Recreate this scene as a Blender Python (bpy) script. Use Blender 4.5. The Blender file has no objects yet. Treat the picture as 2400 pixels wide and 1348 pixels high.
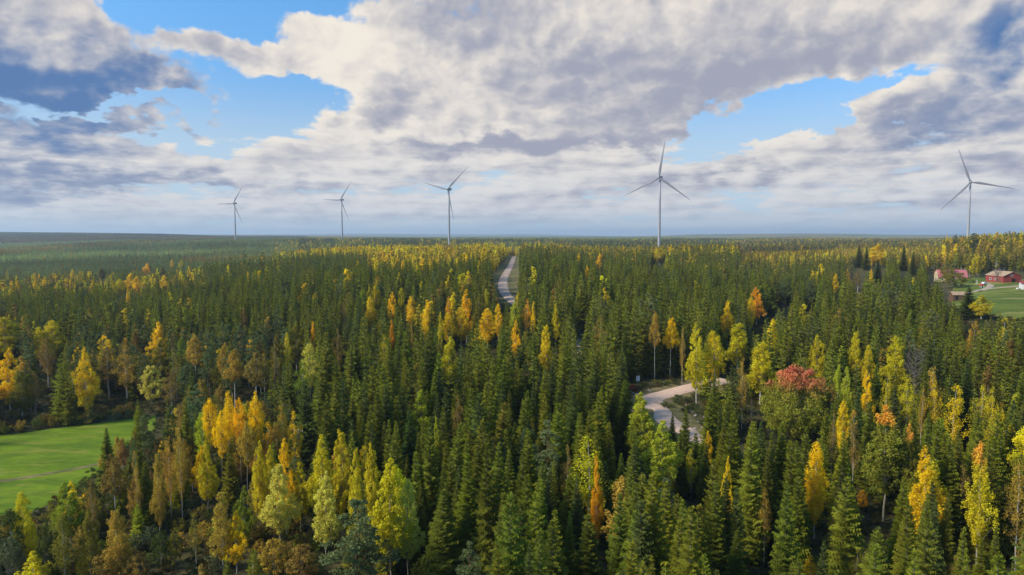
import bpy, bmesh, math, random
import numpy as np
from math import radians, sin, cos, tan, atan, atan2, pi, sqrt, exp, log
from mathutils import Vector, Matrix, Euler

# ------------------------------------------------------------------ camera
SC = bpy.context.scene
COL = SC.collection
EYE = 50.0                       # camera height in metres
FPX = 1600.0                     # focal length in pixels of the 2400 px wide photograph
PITCH = atan(118.0 / FPX)
cam_d = bpy.data.cameras.new('camera')
cam_d.sensor_width = 36.0
cam_d.lens = 24.0
cam_d.clip_start = 0.5
cam_d.clip_end = 60000.0
cam = bpy.data.objects.new('camera', cam_d)
COL.objects.link(cam)
cam.location = (0, 0, EYE)
cam.rotation_euler = (pi / 2 - PITCH, 0, 0)
SC.camera = cam
SC.view_settings.view_transform = 'Standard'
SC.view_settings.look = 'None'
SC.view_settings.exposure = 0.0
SC.view_settings.gamma = 1.0
SC.cycles.max_bounces = 5
SC.cycles.diffuse_bounces = 3
SC.cycles.transmission_bounces = 3
SC.cycles.volume_bounces = 0
SC.cycles.caustics_reflective = False
SC.cycles.caustics_refractive = False

# ------------------------------------------------------------------ sun
SUN_EL = radians(36)
SUN_AZ = radians(-108)            # azimuth from +Y, negative is to the left
sd = bpy.data.lights.new('sun', 'SUN')
sd.energy = 4.7
sd.angle = radians(11)
sd.color = (1.0, 0.90, 0.76)
sun = bpy.data.objects.new('sun', sd)
COL.objects.link(sun)
sdir = Vector((sin(SUN_AZ) * cos(SUN_EL), cos(SUN_AZ) * cos(SUN_EL), sin(SUN_EL)))
sun.rotation_euler = sdir.to_track_quat('Z', 'Y').to_euler()
sun.location = (0, 0, 400)

# ------------------------------------------------------------------ sky with clouds (direction space)
world = bpy.data.worlds.new('World')
SC.world = world
world.use_nodes = True
WT = world.node_tree
WT.nodes.clear()

class NG:
    """small helper to write node trees"""
    def __init__(self, tree): self.t = tree
    def n(self, typ, **kw):
        nd = self.t.nodes.new(typ)
        for k, v in kw.items(): setattr(nd, k, v)
        return nd
    def put(self, sock, v):
        if isinstance(v, bpy.types.NodeSocket): self.t.links.new(v, sock)
        elif v is not None: sock.default_value = v
    def m(self, op, a, b=None, c=None, clamp=False):
        nd = self.n('ShaderNodeMath', operation=op, use_clamp=clamp)
        self.put(nd.inputs[0], a); self.put(nd.inputs[1], b); self.put(nd.inputs[2], c)
        return nd.outputs[0]
    def v(self, op, a, b=None, scale=None):
        nd = self.n('ShaderNodeVectorMath', operation=op)
        self.put(nd.inputs[0], a); self.put(nd.inputs[1], b)
        if scale is not None: self.put(nd.inputs[3], scale)
        return nd.outputs[1] if op in ('LENGTH', 'DOT_PRODUCT') else nd.outputs[0]
    def sep(self, a):
        nd = self.n('ShaderNodeSeparateXYZ'); self.put(nd.inputs[0], a); return nd.outputs
    def comb(self, x, y, z):
        nd = self.n('ShaderNodeCombineXYZ')
        for i, q in enumerate((x, y, z)): self.put(nd.inputs[i], q)
        return nd.outputs[0]
    def noise(self, vec, scale, detail=2, rough=0.5, lac=2.0, dist=0.0, dim='3D', col=False):
        nd = self.n('ShaderNodeTexNoise', noise_dimensions=dim)
        self.put(nd.inputs['Vector'], vec)
        nd.inputs['Scale'].default_value = scale; nd.inputs['Detail'].default_value = detail
        nd.inputs['Roughness'].default_value = rough; nd.inputs['Lacunarity'].default_value = lac
        nd.inputs['Distortion'].default_value = dist
        return nd.outputs[1] if col else nd.outputs[0]
    def rng(self, v, a, b, c=0.0, d=1.0, smooth=True):
        nd = self.n('ShaderNodeMapRange', interpolation_type='SMOOTHSTEP' if smooth else 'LINEAR')
        for i, q in enumerate((v, a, b, c, d)): self.put(nd.inputs[i], q)
        return nd.outputs[0]
    def mix(self, f, a, b, blend='MIX'):
        nd = self.n('ShaderNodeMix', data_type='RGBA', blend_type=blend)
        self.put(nd.inputs[0], f)
        for i, q in ((6, a), (7, b)):
            if isinstance(q, tuple) and len(q) == 3: q = q + (1.0,)
            self.put(nd.inputs[i], q)
        return nd.outputs[2]

K = 10.0                                   # Background strength is 0.1
def srgb(r, g, b):
    f = lambda c: (c / 255 / 12.92) if c / 255 <= 0.04045 else ((c / 255 + 0.055) / 1.055) ** 2.4
    return (f(r), f(g), f(b))

def px_dir(px, py):
    """azimuth, elevation of a photograph pixel"""
    x, u, c = (px - 1200) / FPX, (674 - py) / FPX, 1.0
    y = c * cos(PITCH) + u * sin(PITCH)
    z = -c * sin(PITCH) + u * cos(PITCH)
    return atan2(x, y), atan2(z, sqrt(x * x + y * y))

g = NG(WT)
tc = g.n('ShaderNodeTexCoord').outputs['Generated']
dx, dy, dz = g.sep(tc)
az = g.m('ARCTAN2', dx, dy)
el = g.m('ARCSINE', dz)
P = g.comb(az, el, 0.0)
# cloud coordinates: clouds shrink and flatten towards the horizon
zz = g.m('MAXIMUM', el, 0.0)
Q = g.comb(g.m('MULTIPLY', az, 2.7), g.m('MULTIPLY', g.m('LOGARITHM', g.m('ADD', zz, 0.10), 2.718282), 1.25), g.m('MULTIPLY', dy, 0.6))
warpn = g.noise(Q, 2.6, 5, 0.6, col=True)
warp = g.v('MULTIPLY', g.v('SUBTRACT', warpn, (0.5, 0.5, 0.5)), (0.24, 0.17, 0.0))
PW = g.v('ADD', P, warp)
def billow(vec, scale):
    nn = g.noise(vec, scale, 3, 0.5)
    return g.m('MULTIPLY', g.m('ABSOLUTE', g.m('SUBTRACT', nn, 0.5)), 4.0)      # rounded puffs with creases between

def blobs(vec, items):
    acc = None
    for (px, py, rx, ry, rot, amp) in items:
        a, e = px_dir(px, py)
        mp = g.n('ShaderNodeMapping', vector_type='TEXTURE')
        g.put(mp.inputs[0], vec)
        mp.inputs[1].default_value = (a, e, 0)
        mp.inputs[2].default_value = (0, 0, radians(rot))
        mp.inputs[3].default_value = (rx / FPX, ry / FPX, 1)
        gr = g.n('ShaderNodeTexGradient', gradient_type='SPHERICAL')
        g.put(gr.inputs[0], mp.outputs[0])
        acc = g.m('MULTIPLY_ADD', gr.outputs[1], amp, acc if acc is not None else 0.0)
    return acc

cover = blobs(PW, [
    (-20, 60, 420, 210, -10, 1.5), (220, 60, 220, 150, 0, .9), (300, 200, 240, 60, -4, 1.0), (0, 190, 330, 110, 5, 1.0),
    (515, 100, 130, 75, 0, 1.5), (660, 130, 130, 70, 0, 1.1), (565, 190, 60, 30, 0, .6), (400, 60, 90, 70, 0, .5),
    (880, 150, 260, 170, 0, 1.3), (1300, 120, 640, 290, 0, 1.5), (1780, 70, 680, 190, 10, 1.4),
    (930, 320, 420, 85, 0, 1.35), (1350, 310, 420, 90, 6, 1.35), (2250, 30, 460, 160, 8, 1.2),
    (1900, 325, 190, 50, 0, 1.3), (2120, 275, 330, 75, 14, 1.3), (2350, 230, 240, 110, 0, 1.2),
    (2330, 375, 330, 60, 8, 1.0), (60, 300, 230, 32, 0, 1.1), (370, 305, 260, 30, 0, 1.15), (150, 345, 220, 24, 0, 1.0),
    (100, 395, 420, 46, 0, .8), (560, 410, 460, 40, 0, .55), (1150, 390, 560, 40, 0, .4),
    (1750, 395, 420, 36, 0, .6), (2250, 440, 400, 30, 0, .3),
    (620, -10, 260, 110, 0, -1.3), (640, 240, 160, 90, 0, -.9), (1780, 290, 400, 44, 13, -1.05),
    (240, 268, 560, 40, -4, -1.2), (420, 352, 420, 26, 0, -.7), (1830, 352, 420, 26, 0, -.5), (2050, 205, 180, 22, 20, -.4), (405, 50, 110, 150, 25, -1.5),
])
elpx = lambda py: px_dir(1200, py)[1]
band = g.m('MULTIPLY', g.rng(el, elpx(300), elpx(400)), g.rng(el, elpx(554), elpx(522)))
n1 = g.noise(Q, 2.6, 7, 0.58)
v1 = billow(Q, 6.5)
dens = g.m('ADD', cover, g.m('MULTIPLY', g.m('SUBTRACT', n1, 0.5), 2.1))
dens = g.m('ADD', dens, g.m('MULTIPLY', g.m('SUBTRACT', v1, 0.42), 0.65))
QB = g.comb(g.m('MULTIPLY', az, 2.2), g.m('MULTIPLY', el, 24.0), 3.0)
nb_ = g.noise(QB, 1.7, 5, 0.62)
dens = g.m('ADD', dens, g.m('MULTIPLY', band, g.m('MULTIPLY_ADD', nb_, 3.6, -0.95)))
alpha = g.rng(dens, 0.02, 0.62)
# relief: the same field looked at a little towards the sun
Q2 = g.v('ADD', Q, (-0.05, 0.045, 0.0))
relief = g.m('ADD', g.m('MULTIPLY', g.m('SUBTRACT', n1, g.noise(Q2, 2.6, 7, 0.58)), 2.0), g.m('MULTIPLY', g.m('SUBTRACT', v1, billow(Q2, 6.5)), 0.6))
relief = g.m('ADD', relief, g.m('MULTIPLY', g.m('MULTIPLY', band, g.m('SUBTRACT', nb_, g.noise(g.v('ADD', QB, (-.08, .22, 0)), 1.7, 5, 0.62))), 2.2))
dark = blobs(PW, [
    (60, 215, 420, 130, -4, 1.2), (350, 190, 200, 60, -8, .5), (1150, 20, 260, 110, 0, .8), (1500, 110, 760, 210, 8, .38), (1450, 170, 420, 110, 12, .6),
    (1700, 200, 520, 90, 14, .8), (1350, 335, 420, 36, 4, 1.0), (920, 240, 110, 60, 0, .8), (1080, 335, 260, 26, 0, .8),
    (2200, 290, 330, 65, 6, .9), (2360, 100, 150, 80, 20, 1.1), (1900, 160, 400, 90, 12, .5), (2300, 400, 260, 30, 6, .7), (2150, 320, 160, 40, 6, .6),
    (150, 430, 360, 30, 0, .8), (500, 440, 300, 20, 0, .4), (1750, 400, 300, 18, 0, .5),
    (760, 140, 160, 110, 0, -.5), (950, 300, 330, 40, 0, -.6), (1500, 230, 200, 40, 14, -.35), (1900, 320, 200, 50, 0, -.6), (1330, 60, 130, 120, 0, -.3),
    (160, 60, 300, 110, 0, .3), (300, 110, 160, 70, 0, .3), (1000, 40, 160, 90, 0, .35), (600, 120, 160, 40, 0, .25),
])
sh = g.m('ADD', g.m('MULTIPLY', dark, 1.0), g.m('MULTIPLY', g.m('SUBTRACT', dens, 0.8), 0.16))
sh = g.m('SUBTRACT', sh, relief)
sh = g.m('ADD', sh, g.m('MULTIPLY', g.m('SUBTRACT', g.noise(Q, 2.6, 5, 0.56), 0.5), 1.2))
shade = g.rng(sh, -0.55, 1.2)
blue = g.m('ADD', g.m('MULTIPLY', blobs(PW, [(20, 215, 560, 170, 0, 1.7), (2420, 110, 230, 140, 0, 1.2), (2280, 320, 300, 70, 0, .6), (0, 430, 500, 90, 0, .35), (450, 460, 500, 50, 0, .4), (2300, 470, 500, 60, 0, .5)]), 1.0), 0.0, clamp=True)
lit = g.mix(g.rng(el, elpx(540), elpx(250)), srgb(224, 224, 226), srgb(246, 237, 224))
grey = g.mix(blue, srgb(163, 166, 183), srgb(84, 122, 174))
cloud = g.mix(shade, lit, grey)
# clear sky
sky = g.n('ShaderNodeTexSky', sky_type='NISHITA')
sky.sun_disc = False
sky.sun_elevation = SUN_EL
sky.sun_rotation = SUN_AZ
sky.air_density = 1.0; sky.dust_density = 0.6; sky.ozone_density = 2.0
tint = g.mix(g.rng(el, elpx(560), elpx(0)), (1.02, 0.93, 1.14), (0.95, 1.66, 2.08))
clear = g.mix(1.0, sky.outputs[0], tint, 'MULTIPLY')
clear = g.mix(g.rng(el, elpx(180), elpx(420), 0.0, 0.75), clear, tuple(K * c for c in srgb(196, 222, 240)))
cloudK = g.v('SCALE', cloud, scale=K)
both = g.mix(alpha, clear, cloudK)
# milky air low over the horizon
hz = g.rng(el, elpx(480), elpx(550))
both = g.mix(g.m('MULTIPLY', hz, 0.6), both, tuple(K * c for c in srgb(184, 206, 222)))
bg = g.n('ShaderNodeBackground')
g.put(bg.inputs[0], both)
bg.inputs[1].default_value = 0.1
wo = g.n('ShaderNodeOutputWorld')
WT.links.new(bg.outputs[0], wo.inputs[0])

# ------------------------------------------------------------------ object helpers
def tag(o, label=None, cat=None, group=None, kind=None):
    if label: o['label'] = label
    if cat: o['category'] = cat
    if group: o['group'] = group
    if kind: o['kind'] = kind
    return o

def empty(name, loc, rz=0.0, scale=None):
    o = bpy.data.objects.new(name, None)
    COL.objects.link(o)
    o.location = loc; o.rotation_euler = (0, 0, rz)
    if scale: o.scale = scale
    o.empty_display_size = 0.5
    return o

def make_mesh(name, V, F, mats, mi=None, smooth=False, attr=None):
    me = bpy.data.meshes.new(name)
    V = np.asarray(V, dtype=np.float32)
    if isinstance(F, np.ndarray):
        nf, k = F.shape
        me.vertices.add(len(V)); me.vertices.foreach_set('co', V.ravel())
        me.loops.add(nf * k); me.loops.foreach_set('vertex_index', F.astype(np.int32).ravel())
        me.polygons.add(nf)
        me.polygons.foreach_set('loop_start', np.arange(0, nf * k, k, dtype=np.int32))
        me.polygons.foreach_set('loop_total', np.full(nf, k, dtype=np.int32))
        me.update(calc_edges=True)
    else:
        me.from_pydata(V.tolist(), [], F)
    for m in mats: me.materials.append(m)
    if mi is not None: me.polygons.foreach_set('material_index', np.asarray(mi, dtype=np.int32))
    if smooth: me.polygons.foreach_set('use_smooth', [True] * len(me.polygons))
    if attr is not None:
        for k, (dom, vals) in attr.items():
            a = me.attributes.new(k, 'FLOAT', dom); a.data.foreach_set('value', np.asarray(vals, dtype=np.float32))
    me.update()
    return me

def link(name, me, parent=None):
    o = bpy.data.objects.new(name, me)
    COL.objects.link(o)
    if parent is not None: o.parent = parent
    return o

class MB:
    """collects boxes, prisms and tubes into one mesh"""
    def __init__(self): self.V, self.F, self.M = [], [], []
    def add(self, V, F, m=0):
        b = len(self.V); self.V += [tuple(v) for v in V]
        for f in F: self.F.append([b + i for i in f]); self.M.append(m)
    def box(self, x0, x1, y0, y1, z0, z1, m=0):
        V = [(x, y, z) for z in (z0, z1) for y in (y0, y1) for x in (x0, x1)]
        self.add(V, [(0, 2, 3, 1), (4, 5, 7, 6), (0, 1, 5, 4), (2, 6, 7, 3), (0, 4, 6, 2), (1, 3, 7, 5)], m)
    def tube(self, pts, rad, n=8, m=0, cap=True):
        rings = []
        for i, p in enumerate(pts):
            p = Vector(p)
            d = (Vector(pts[min(i + 1, len(pts) - 1)]) - Vector(pts[max(i - 1, 0)])).normalized()
            a = d.cross(Vector((0.31, 0.95, 0.05))).normalized()
            if a.length < .1: a = Vector((1, 0, 0))
            b = d.cross(a)
            r = rad[i]
            rings.append([p + a * (r * cos(2 * pi * k / n)) + b * (r * sin(2 * pi * k / n)) for k in range(n)])
        V = [v for ring in rings for v in ring]
        F = []
        for i in range(len(pts) - 1):
            for k in range(n):
                F.append((i * n + k, i * n + (k + 1) % n, (i + 1) * n + (k + 1) % n, (i + 1) * n + k))
        if cap:
            F.append(tuple(range(n))[::-1]); F.append(tuple((len(pts) - 1) * n + k for k in range(n)))
        self.add(V, F, m)
    def prism(self, prof, y0, y1, m=0):
        """profile in x,z swept along y"""
        n = len(prof)
        V = [(x, y0, z) for x, z in prof] + [(x, y1, z) for x, z in prof]
        F = [tuple(range(n)), tuple(range(2 * n - 1, n - 1, -1))]
        for k in range(n): F.append((k, k + n, (k + 1) % n + n, (k + 1) % n))
        self.add(V, F, m)
    def build(self, name, mats, parent=None, smooth=False, bevel=0):
        if not isinstance(mats, (list, tuple)): mats = [mats]
        me = make_mesh(name, self.V, self.F, mats, self.M, smooth)
        bm = bmesh.new(); bm.from_mesh(me)
        bmesh.ops.recalc_face_normals(bm, faces=bm.faces)
        if bevel: bmesh.ops.bevel(bm, geom=list(bm.edges), offset=bevel, segments=2, affect='EDGES', profile=0.5)
        bm.to_mesh(me); bm.free()
        return link(name, me, parent)

# ------------------------------------------------------------------ materials
def new_mat(name):
    m = bpy.data.materials.new(name); m.use_nodes = True
    m.node_tree.nodes.clear()
    return m, NG(m.node_tree)

def finish(m, gg, shader, disp=None):
    o = gg.n('ShaderNodeOutputMaterial'); gg.t.links.new(shader, o.inputs[0])
    return m

def principled(gg, col, rough=0.8, normal=None, spec=0.3, metal=0.0):
    p = gg.n('ShaderNodeBsdfPrincipled')
    gg.put(p.inputs['Base Color'], col if not (isinstance(col, tuple) and len(col) == 3) else col + (1,))
    gg.put(p.inputs['Roughness'], rough); p.inputs['Metallic'].default_value = metal
    p.inputs['Specular IOR Level'].default_value = spec
    if normal is not None: gg.put(p.inputs['Normal'], normal)
    return p.outputs[0]

def bump(gg, h, strength, dist):
    b = gg.n('ShaderNodeBump'); b.inputs['Strength'].default_value = strength; b.inputs['Distance'].default_value = dist
    gg.put(b.inputs['Height'], h); return b.outputs[0]

def rough_mat(name, c1, c2, scale=3.0, rough=0.85, bs=0.3, bd=0.02, detail=5, spec=0.3, stretch=None):
    m, gg = new_mat(name)
    co = gg.n('ShaderNodeTexCoord').outputs['Object']
    if stretch: co = gg.v('MULTIPLY', co, stretch)
    f = gg.noise(co, scale, detail, 0.6)
    f2 = gg.rng(f, 0.3, 0.7)
    return finish(m, gg, principled(gg, gg.mix(f2, c1, c2), rough, bump(gg, f, bs, bd), spec))

def leaf_mat(name, stuff, trans=0.3, dark=None, tipcol=None):
    """crown colour: individual trees carry it as object colour, instanced ones as a point attribute"""
    m, gg = new_mat(name)
    if stuff:
        at = gg.n('ShaderNodeAttribute', attribute_type='INSTANCER', attribute_name='tint'); tint = at.outputs[0]
    else:
        tint = gg.n('ShaderNodeObjectInfo').outputs['Color']
    va = gg.n('ShaderNodeAttribute', attribute_type='GEOMETRY', attribute_name='var').outputs['Fac']
    hs = gg.n('ShaderNodeHueSaturation')
    gg.put(hs.inputs['Hue'], gg.m('MULTIPLY_ADD', va, 0.026, 0.487))
    gg.put(hs.inputs['Value'], gg.m('MULTIPLY_ADD', va, 0.50, 0.78))
    gg.put(hs.inputs['Color'], tint)
    col = hs.outputs[0]
    if tipcol:
        tp = gg.n('ShaderNodeAttribute', attribute_type='GEOMETRY', attribute_name='tip').outputs['Fac']
        col = gg.mix(gg.m('MULTIPLY', tp, 0.8), col, gg.mix(1.0, col, tipcol, 'MULTIPLY'))
    d = gg.n('ShaderNodeBsdfDiffuse'); gg.put(d.inputs[0], col)
    t = gg.n('ShaderNodeBsdfTranslucent'); gg.put(t.inputs[0], col)
    mx = gg.n('ShaderNodeMixShader'); mx.inputs[0].default_value = trans
    gg.t.links.new(d.outputs[0], mx.inputs[1]); gg.t.links.new(t.outputs[0], mx.inputs[2])
    return finish(m, gg, mx.outputs[0])

def bark_mat(name, c1, c2, marks=False):
    m, gg = new_mat(name)
    co = gg.n('ShaderNodeTexCoord').outputs['Object']
    f = gg.noise(gg.v('MULTIPLY', co, (6, 6, 1.2 if not marks else 5)), 1.0, 4, 0.6)
    lo, hi = (0.58, 0.66) if marks else (0.35, 0.65)
    return finish(m, gg, principled(gg, gg.mix(gg.rng(f, lo, hi), c1, c2), 0.85, None, 0.2))

M = {}
M['spruce'] = leaf_mat('spruce_needles', False, 0.28, tipcol=(1.7, 1.55, 0.9, 1))
M['spruce_far'] = leaf_mat('spruce_needles_forest', True, 0.28, tipcol=(1.7, 1.55, 0.9, 1))
M['leaf'] = leaf_mat('leaves', False, 0.38)
M['leaf_far'] = leaf_mat('leaves_forest', True, 0.38)
M['bark_spruce'] = bark_mat('grey_brown_bark', (0.10, 0.075, 0.06), (0.20, 0.165, 0.14))
M['bark_pine'] = bark_mat('orange_pine_bark', (0.22, 0.12, 0.07), (0.36, 0.19, 0.10))
M['bark_birch'] = bark_mat('white_birch_bark', (0.50, 0.47, 0.41), (0.08, 0.07, 0.06), True)
M['bark_aspen'] = bark_mat('grey_green_aspen_bark', (0.34, 0.31, 0.23), (0.20, 0.18, 0.13))
M['bark_dead'] = bark_mat('grey_dead_wood', (0.20, 0.175, 0.15), (0.12, 0.105, 0.09))

# ------------------------------------------------------------------ terrain
TPX = [-500, 0, 300, 600, 900, 1200, 1500, 1800, 2100, 2400, 2900]
TT = np.array([(p - 1200) / FPX for p in TPX])
TY = np.array([0, 80, 130, 183, 230, 290, 400, 500, 600, 750, 900, 1300, 1900, 2600, 4000, 6500, 10000, 20000, 40000.])
TZ = np.array([
    # -500   0  300  600  900 1200 1500 1800 2100 2400 2900
    [0, 0, 0, 0, 0, 0, 0, 0, 0, 0, 0],
    [0, 0, 0, 0, 0, 0, 0, 0, 0, 0, 0],
    [0, 0, 0, 0, 0, 1, 1, 0, 0, 0, 0],
    [0, 0, 0, 1, 2, 3, 4, 3, 3, 3, 3],          # 183
    [1, 1, 1, 3, 4, 6, 7, 5, 6, 9, 9],          # 230
    [2, 2, 3, 6, 9, 12, 12, 9, 12, 17, 18],     # 290
    [2, 2, 4, 9, 15, 20, 17, 10, 15, 22, 24],   # 400
    [0, 1, 5, 12, 18, 21, 18, 11, 17, 25, 27],  # 500
    [-2, 0, 4, 14, 19, 22, 20, 19, 23, 34, 36], # 600
    [-2, 2, 4, 12, 20, 22, 20, 24, 28, 38, 41], # 750
    [0, 4, 5, 10, 20, 23, 21, 22, 28, 36, 40],  # 900
    [4, 8, 8, 13, 17, 18, 18, 20, 24, 27, 30],  # 1300
    [8, 10, 22, 30, 31, 27, 27, 24, 26, 28, 30],# 1900
    [14, 14, 24, 24, 26, 28, 26, 26, 27, 28, 30],# 2600
    [70, 66, 58, 38, 30, 33, 30, 30, 30, 30, 30],# 4000
    [80, 70, 62, 42, 32, 34, 32, 34, 32, 34, 34],# 6500
    [60, 60, 55, 50, 44, 50, 46, 62, 54, 42, 38],# 10000
    [90, 100, 110, 108, 128, 112, 96, 120, 104, 92, 90],# 20000
    [80, 80, 80, 80, 80, 80, 80, 80, 80, 80, 80],
], dtype=float)
TLY = np.log(TY + 60.0)

def vnoise(x, y, s, seed=0):
    x = np.asarray(x) / s + seed * 17.3; y = np.asarray(y) / s - seed * 9.1
    xi, yi = np.floor(x), np.floor(y); fx, fy = x - xi, y - yi
    fx, fy = fx * fx * (3 - 2 * fx), fy * fy * (3 - 2 * fy)
    def h(a, b):
        q = np.sin(a * 127.1 + b * 311.7 + seed * 74.7) * 43758.5453
        return q - np.floor(q)
    return (h(xi, yi) * (1 - fx) + h(xi + 1, yi) * fx) * (1 - fy) + (h(xi, yi + 1) * (1 - fx) + h(xi + 1, yi + 1) * fx) * fy

def Z(x, y):
    x = np.asarray(x, dtype=float); y = np.asarray(y, dtype=float)
    yy = np.maximum(y, 1.0)
    t = np.clip(x / np.maximum(yy, 60.0), TT[0], TT[-1])
    r = np.clip(np.hypot(x, yy) if False else yy, 0, TY[-1])
    ti = np.clip(np.searchsorted(TT, t) - 1, 0, len(TT) - 2)
    ly = np.log(r + 60.0)
    yi = np.clip(np.searchsorted(TLY, ly) - 1, 0, len(TLY) - 2)
    ft = (t - TT[ti]) / (TT[ti + 1] - TT[ti]); fy = (ly - TLY[yi]) / (TLY[yi + 1] - TLY[yi])
    ft = np.clip(ft, 0, 1); fy = np.clip(fy, 0, 1)
    ft = ft * ft * (3 - 2 * ft); fy = 0.5 * fy + 0.5 * fy * fy * (3 - 2 * fy)
    z = (TZ[yi, ti] * (1 - ft) + TZ[yi, ti + 1] * ft) * (1 - fy) + (TZ[yi + 1, ti] * (1 - ft) + TZ[yi + 1, ti + 1] * ft) * fy
    far = np.clip((r - 700) / 2500, 0, 1)
    z = z + far * ((vnoise(x, y, 900, 1) - .5) * 14 + (vnoise(x, y, 330, 2) - .5) * 6)
    ff = np.clip((r - 5000) / 6000, 0, 1)
    z = z + ff * (vnoise(x, y, 3600, 3) - .5) * 95
    z = z + np.clip(r / 300, 0, 1) * (vnoise(x, y, 60, 4) - .5) * 1.6
    return z

def Z1(x, y): return float(Z(x, y))

cp, sp = cos(PITCH), sin(PITCH)
def ray(px, py):
    a, u = (px - 1200) / FPX, (674 - py) / FPX
    return np.array([a, cp + u * sp, -sp + u * cp])

def hit(px, py, h=0.0, y0=55.0, y1=30000.0):
    """first point of the photo ray that comes within h of the ground"""
    d = ray(px, py)
    ys = np.exp(np.linspace(log(y0), log(y1), 3000))
    s = ys / d[1]
    z = EYE + s * d[2]
    gap = z - Z(s * d[0], ys) - h
    k = int(np.argmax(gap <= 0))
    if gap[k] > 0:
        if h <= 0: return None
        k = int(np.argmin(np.where((ys > 480) & (ys < 640), gap, 1e9)))      # a crown that tops the skyline
        return (float(s[k] * d[0]), float(ys[k]), float(Z(s[k] * d[0], ys[k])))
    return (float(s[k] * d[0]), float(ys[k]), float(z[k] - h))

def proj(x, y, z):
    c = y * cp - (z - EYE) * sp
    u = y * sp + (z - EYE) * cp
    c = np.maximum(c, 1e-3)
    return 1200 + FPX * x / c, 674 - FPX * u / c, c

# ground sheet: rings round the viewpoint, finest where the photograph looks
rr = np.concatenate([[0.0], np.exp(np.linspace(log(12), log(250), 110)), np.exp(np.linspace(log(254), log(20000), 310))])
aa = np.concatenate([np.linspace(-180, -52, 40, endpoint=False), np.linspace(-52, 52, 300, endpoint=False), np.linspace(52, 180, 40, endpoint=False)])
A, R = np.meshgrid(np.radians(aa), rr)
GX, GY = R * np.sin(A), R * np.cos(A)
GZ = Z(GX, GY)
na, nr = len(aa), len(rr)
idx = np.arange(nr * na).reshape(nr, na)
Fq = np.stack([idx[:-1], np.roll(idx, -1, 1)[:-1], np.roll(idx, -1, 1)[1:], idx[1:]], -1).reshape(-1, 4)
m, gg = new_mat('forest_floor')
pos = gg.n('ShaderNodeNewGeometry').outputs['Position']
f1 = gg.noise(pos, 0.35, 6, 0.65); f2 = gg.noise(pos, 0.02, 4, 0.6); f3 = gg.noise(pos, 2.5, 5, 0.7)
c = gg.mix(gg.rng(f1, 0.35, 0.65), (0.06, 0.06, 0.022), (0.11, 0.09, 0.035))
c = gg.mix(gg.rng(f3, 0.55, 0.75), c, (0.10, 0.085, 0.035))
yy_ = gg.sep(pos)[1]
farf = gg.rng(yy_, 6000, 9000)
f4 = gg.noise(pos, 0.0016, 5, 0.6)
cf = gg.mix(gg.rng(f4, 0.4, 0.62), (0.08, 0.11, 0.045), (0.15, 0.14, 0.05))
cf = gg.mix(gg.rng(gg.noise(pos, 0.0009, 4, 0.6), 0.60, 0.66), cf, (0.22, 0.24, 0.09))
c = gg.mix(gg.rng(yy_, 500, 1100), c, (0.10, 0.12, 0.045))
c = gg.mix(farf, c, cf)
M['floor'] = finish(m, gg, principled(gg, c, 0.95, bump(gg, gg.m('ADD', f1, f3), 0.5, 0.3), 0.1))
gme = make_mesh('ground', np.stack([GX, GY, GZ], -1).reshape(-1, 3), Fq, [M['floor']], smooth=True)
tag(link('ground', gme), kind='structure')

def ribbon(name, ptsL, ptsR, mat, n=40, lift=0.2, cross=6, kind='structure', crown=0.0, n_along=None, skirt=1.0):
    """ruled sheet between two world polylines, draped over the terrain"""
    def resample(P, n):
        P = np.array(P, dtype=float)[:, :2]
        # Catmull-Rom through the points
        Q_ = np.vstack([2 * P[0] - P[1], P, 2 * P[-1] - P[-2]])
        out = []
        m_ = len(P) - 1
        for s in np.linspace(0, m_, n):
            i = min(int(s), m_ - 1); t = s - i
            a, b, c_, d = Q_[i], Q_[i + 1], Q_[i + 2], Q_[i + 3]
            out.append(0.5 * (2 * b + (c_ - a) * t + (2 * a - 5 * b + 4 * c_ - d) * t * t + (3 * b - a - 3 * c_ + d) * t ** 3))
        return np.array(out)
    L, Rr = resample(ptsL, n), resample(ptsR, n)
    V = []
    for j in range(-1, cross + 2):
        s = min(max(j / cross, 0), 1)
        P_ = L * (1 - s) + Rr * s
        if j in (-1, cross + 1):
            d = (L - Rr) if j == -1 else (Rr - L)
            P_ = P_ + d / np.maximum(np.linalg.norm(d, axis=1, keepdims=True), 1e-6) * (1.2 * skirt)
            z = Z(P_[:, 0], P_[:, 1]) - 0.3
        else:
            z = Z(P_[:, 0], P_[:, 1]) + lift + crown * (1 - (2 * s - 1) ** 2)
        V.append(np.column_stack([P_, z]))
    V = np.array(V); k = V.shape[0]
    ii = np.arange(k * n).reshape(k, n)
    F = np.stack([ii[:-1, :-1], ii[:-1, 1:], ii[1:, 1:], ii[1:, :-1]], -1).reshape(-1, 4)
    me = make_mesh(name, V.reshape(-1, 3), F[:, ::-1], [mat], smooth=True)
    bm = bmesh.new(); bm.from_mesh(me); bmesh.ops.recalc_face_normals(bm, faces=bm.faces)
    if sum(f.normal.z for f in bm.faces) < 0: bmesh.ops.reverse_faces(bm, faces=bm.faces)
    bm.to_mesh(me); bm.free()
    return tag(link(name, me), kind=kind), L, Rr

def track(name, pix, width, mat, n=80, lift=0.25, world=None, crown=0.12):
    P = [hit(*q)[:2] for q in pix] if world is None else world
    P = np.array(P, dtype=float)
    T = np.gradient(P, axis=0); T /= np.maximum(np.linalg.norm(T, axis=1, keepdims=True), 1e-6)
    N = np.column_stack([-T[:, 1], T[:, 0]])
    w = np.asarray(width, dtype=float).reshape(-1, 1) / 2 if np.ndim(width) else width / 2
    return ribbon(name, P + N * w, P - N * w, mat, n=n, lift=lift, crown=crown)

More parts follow.
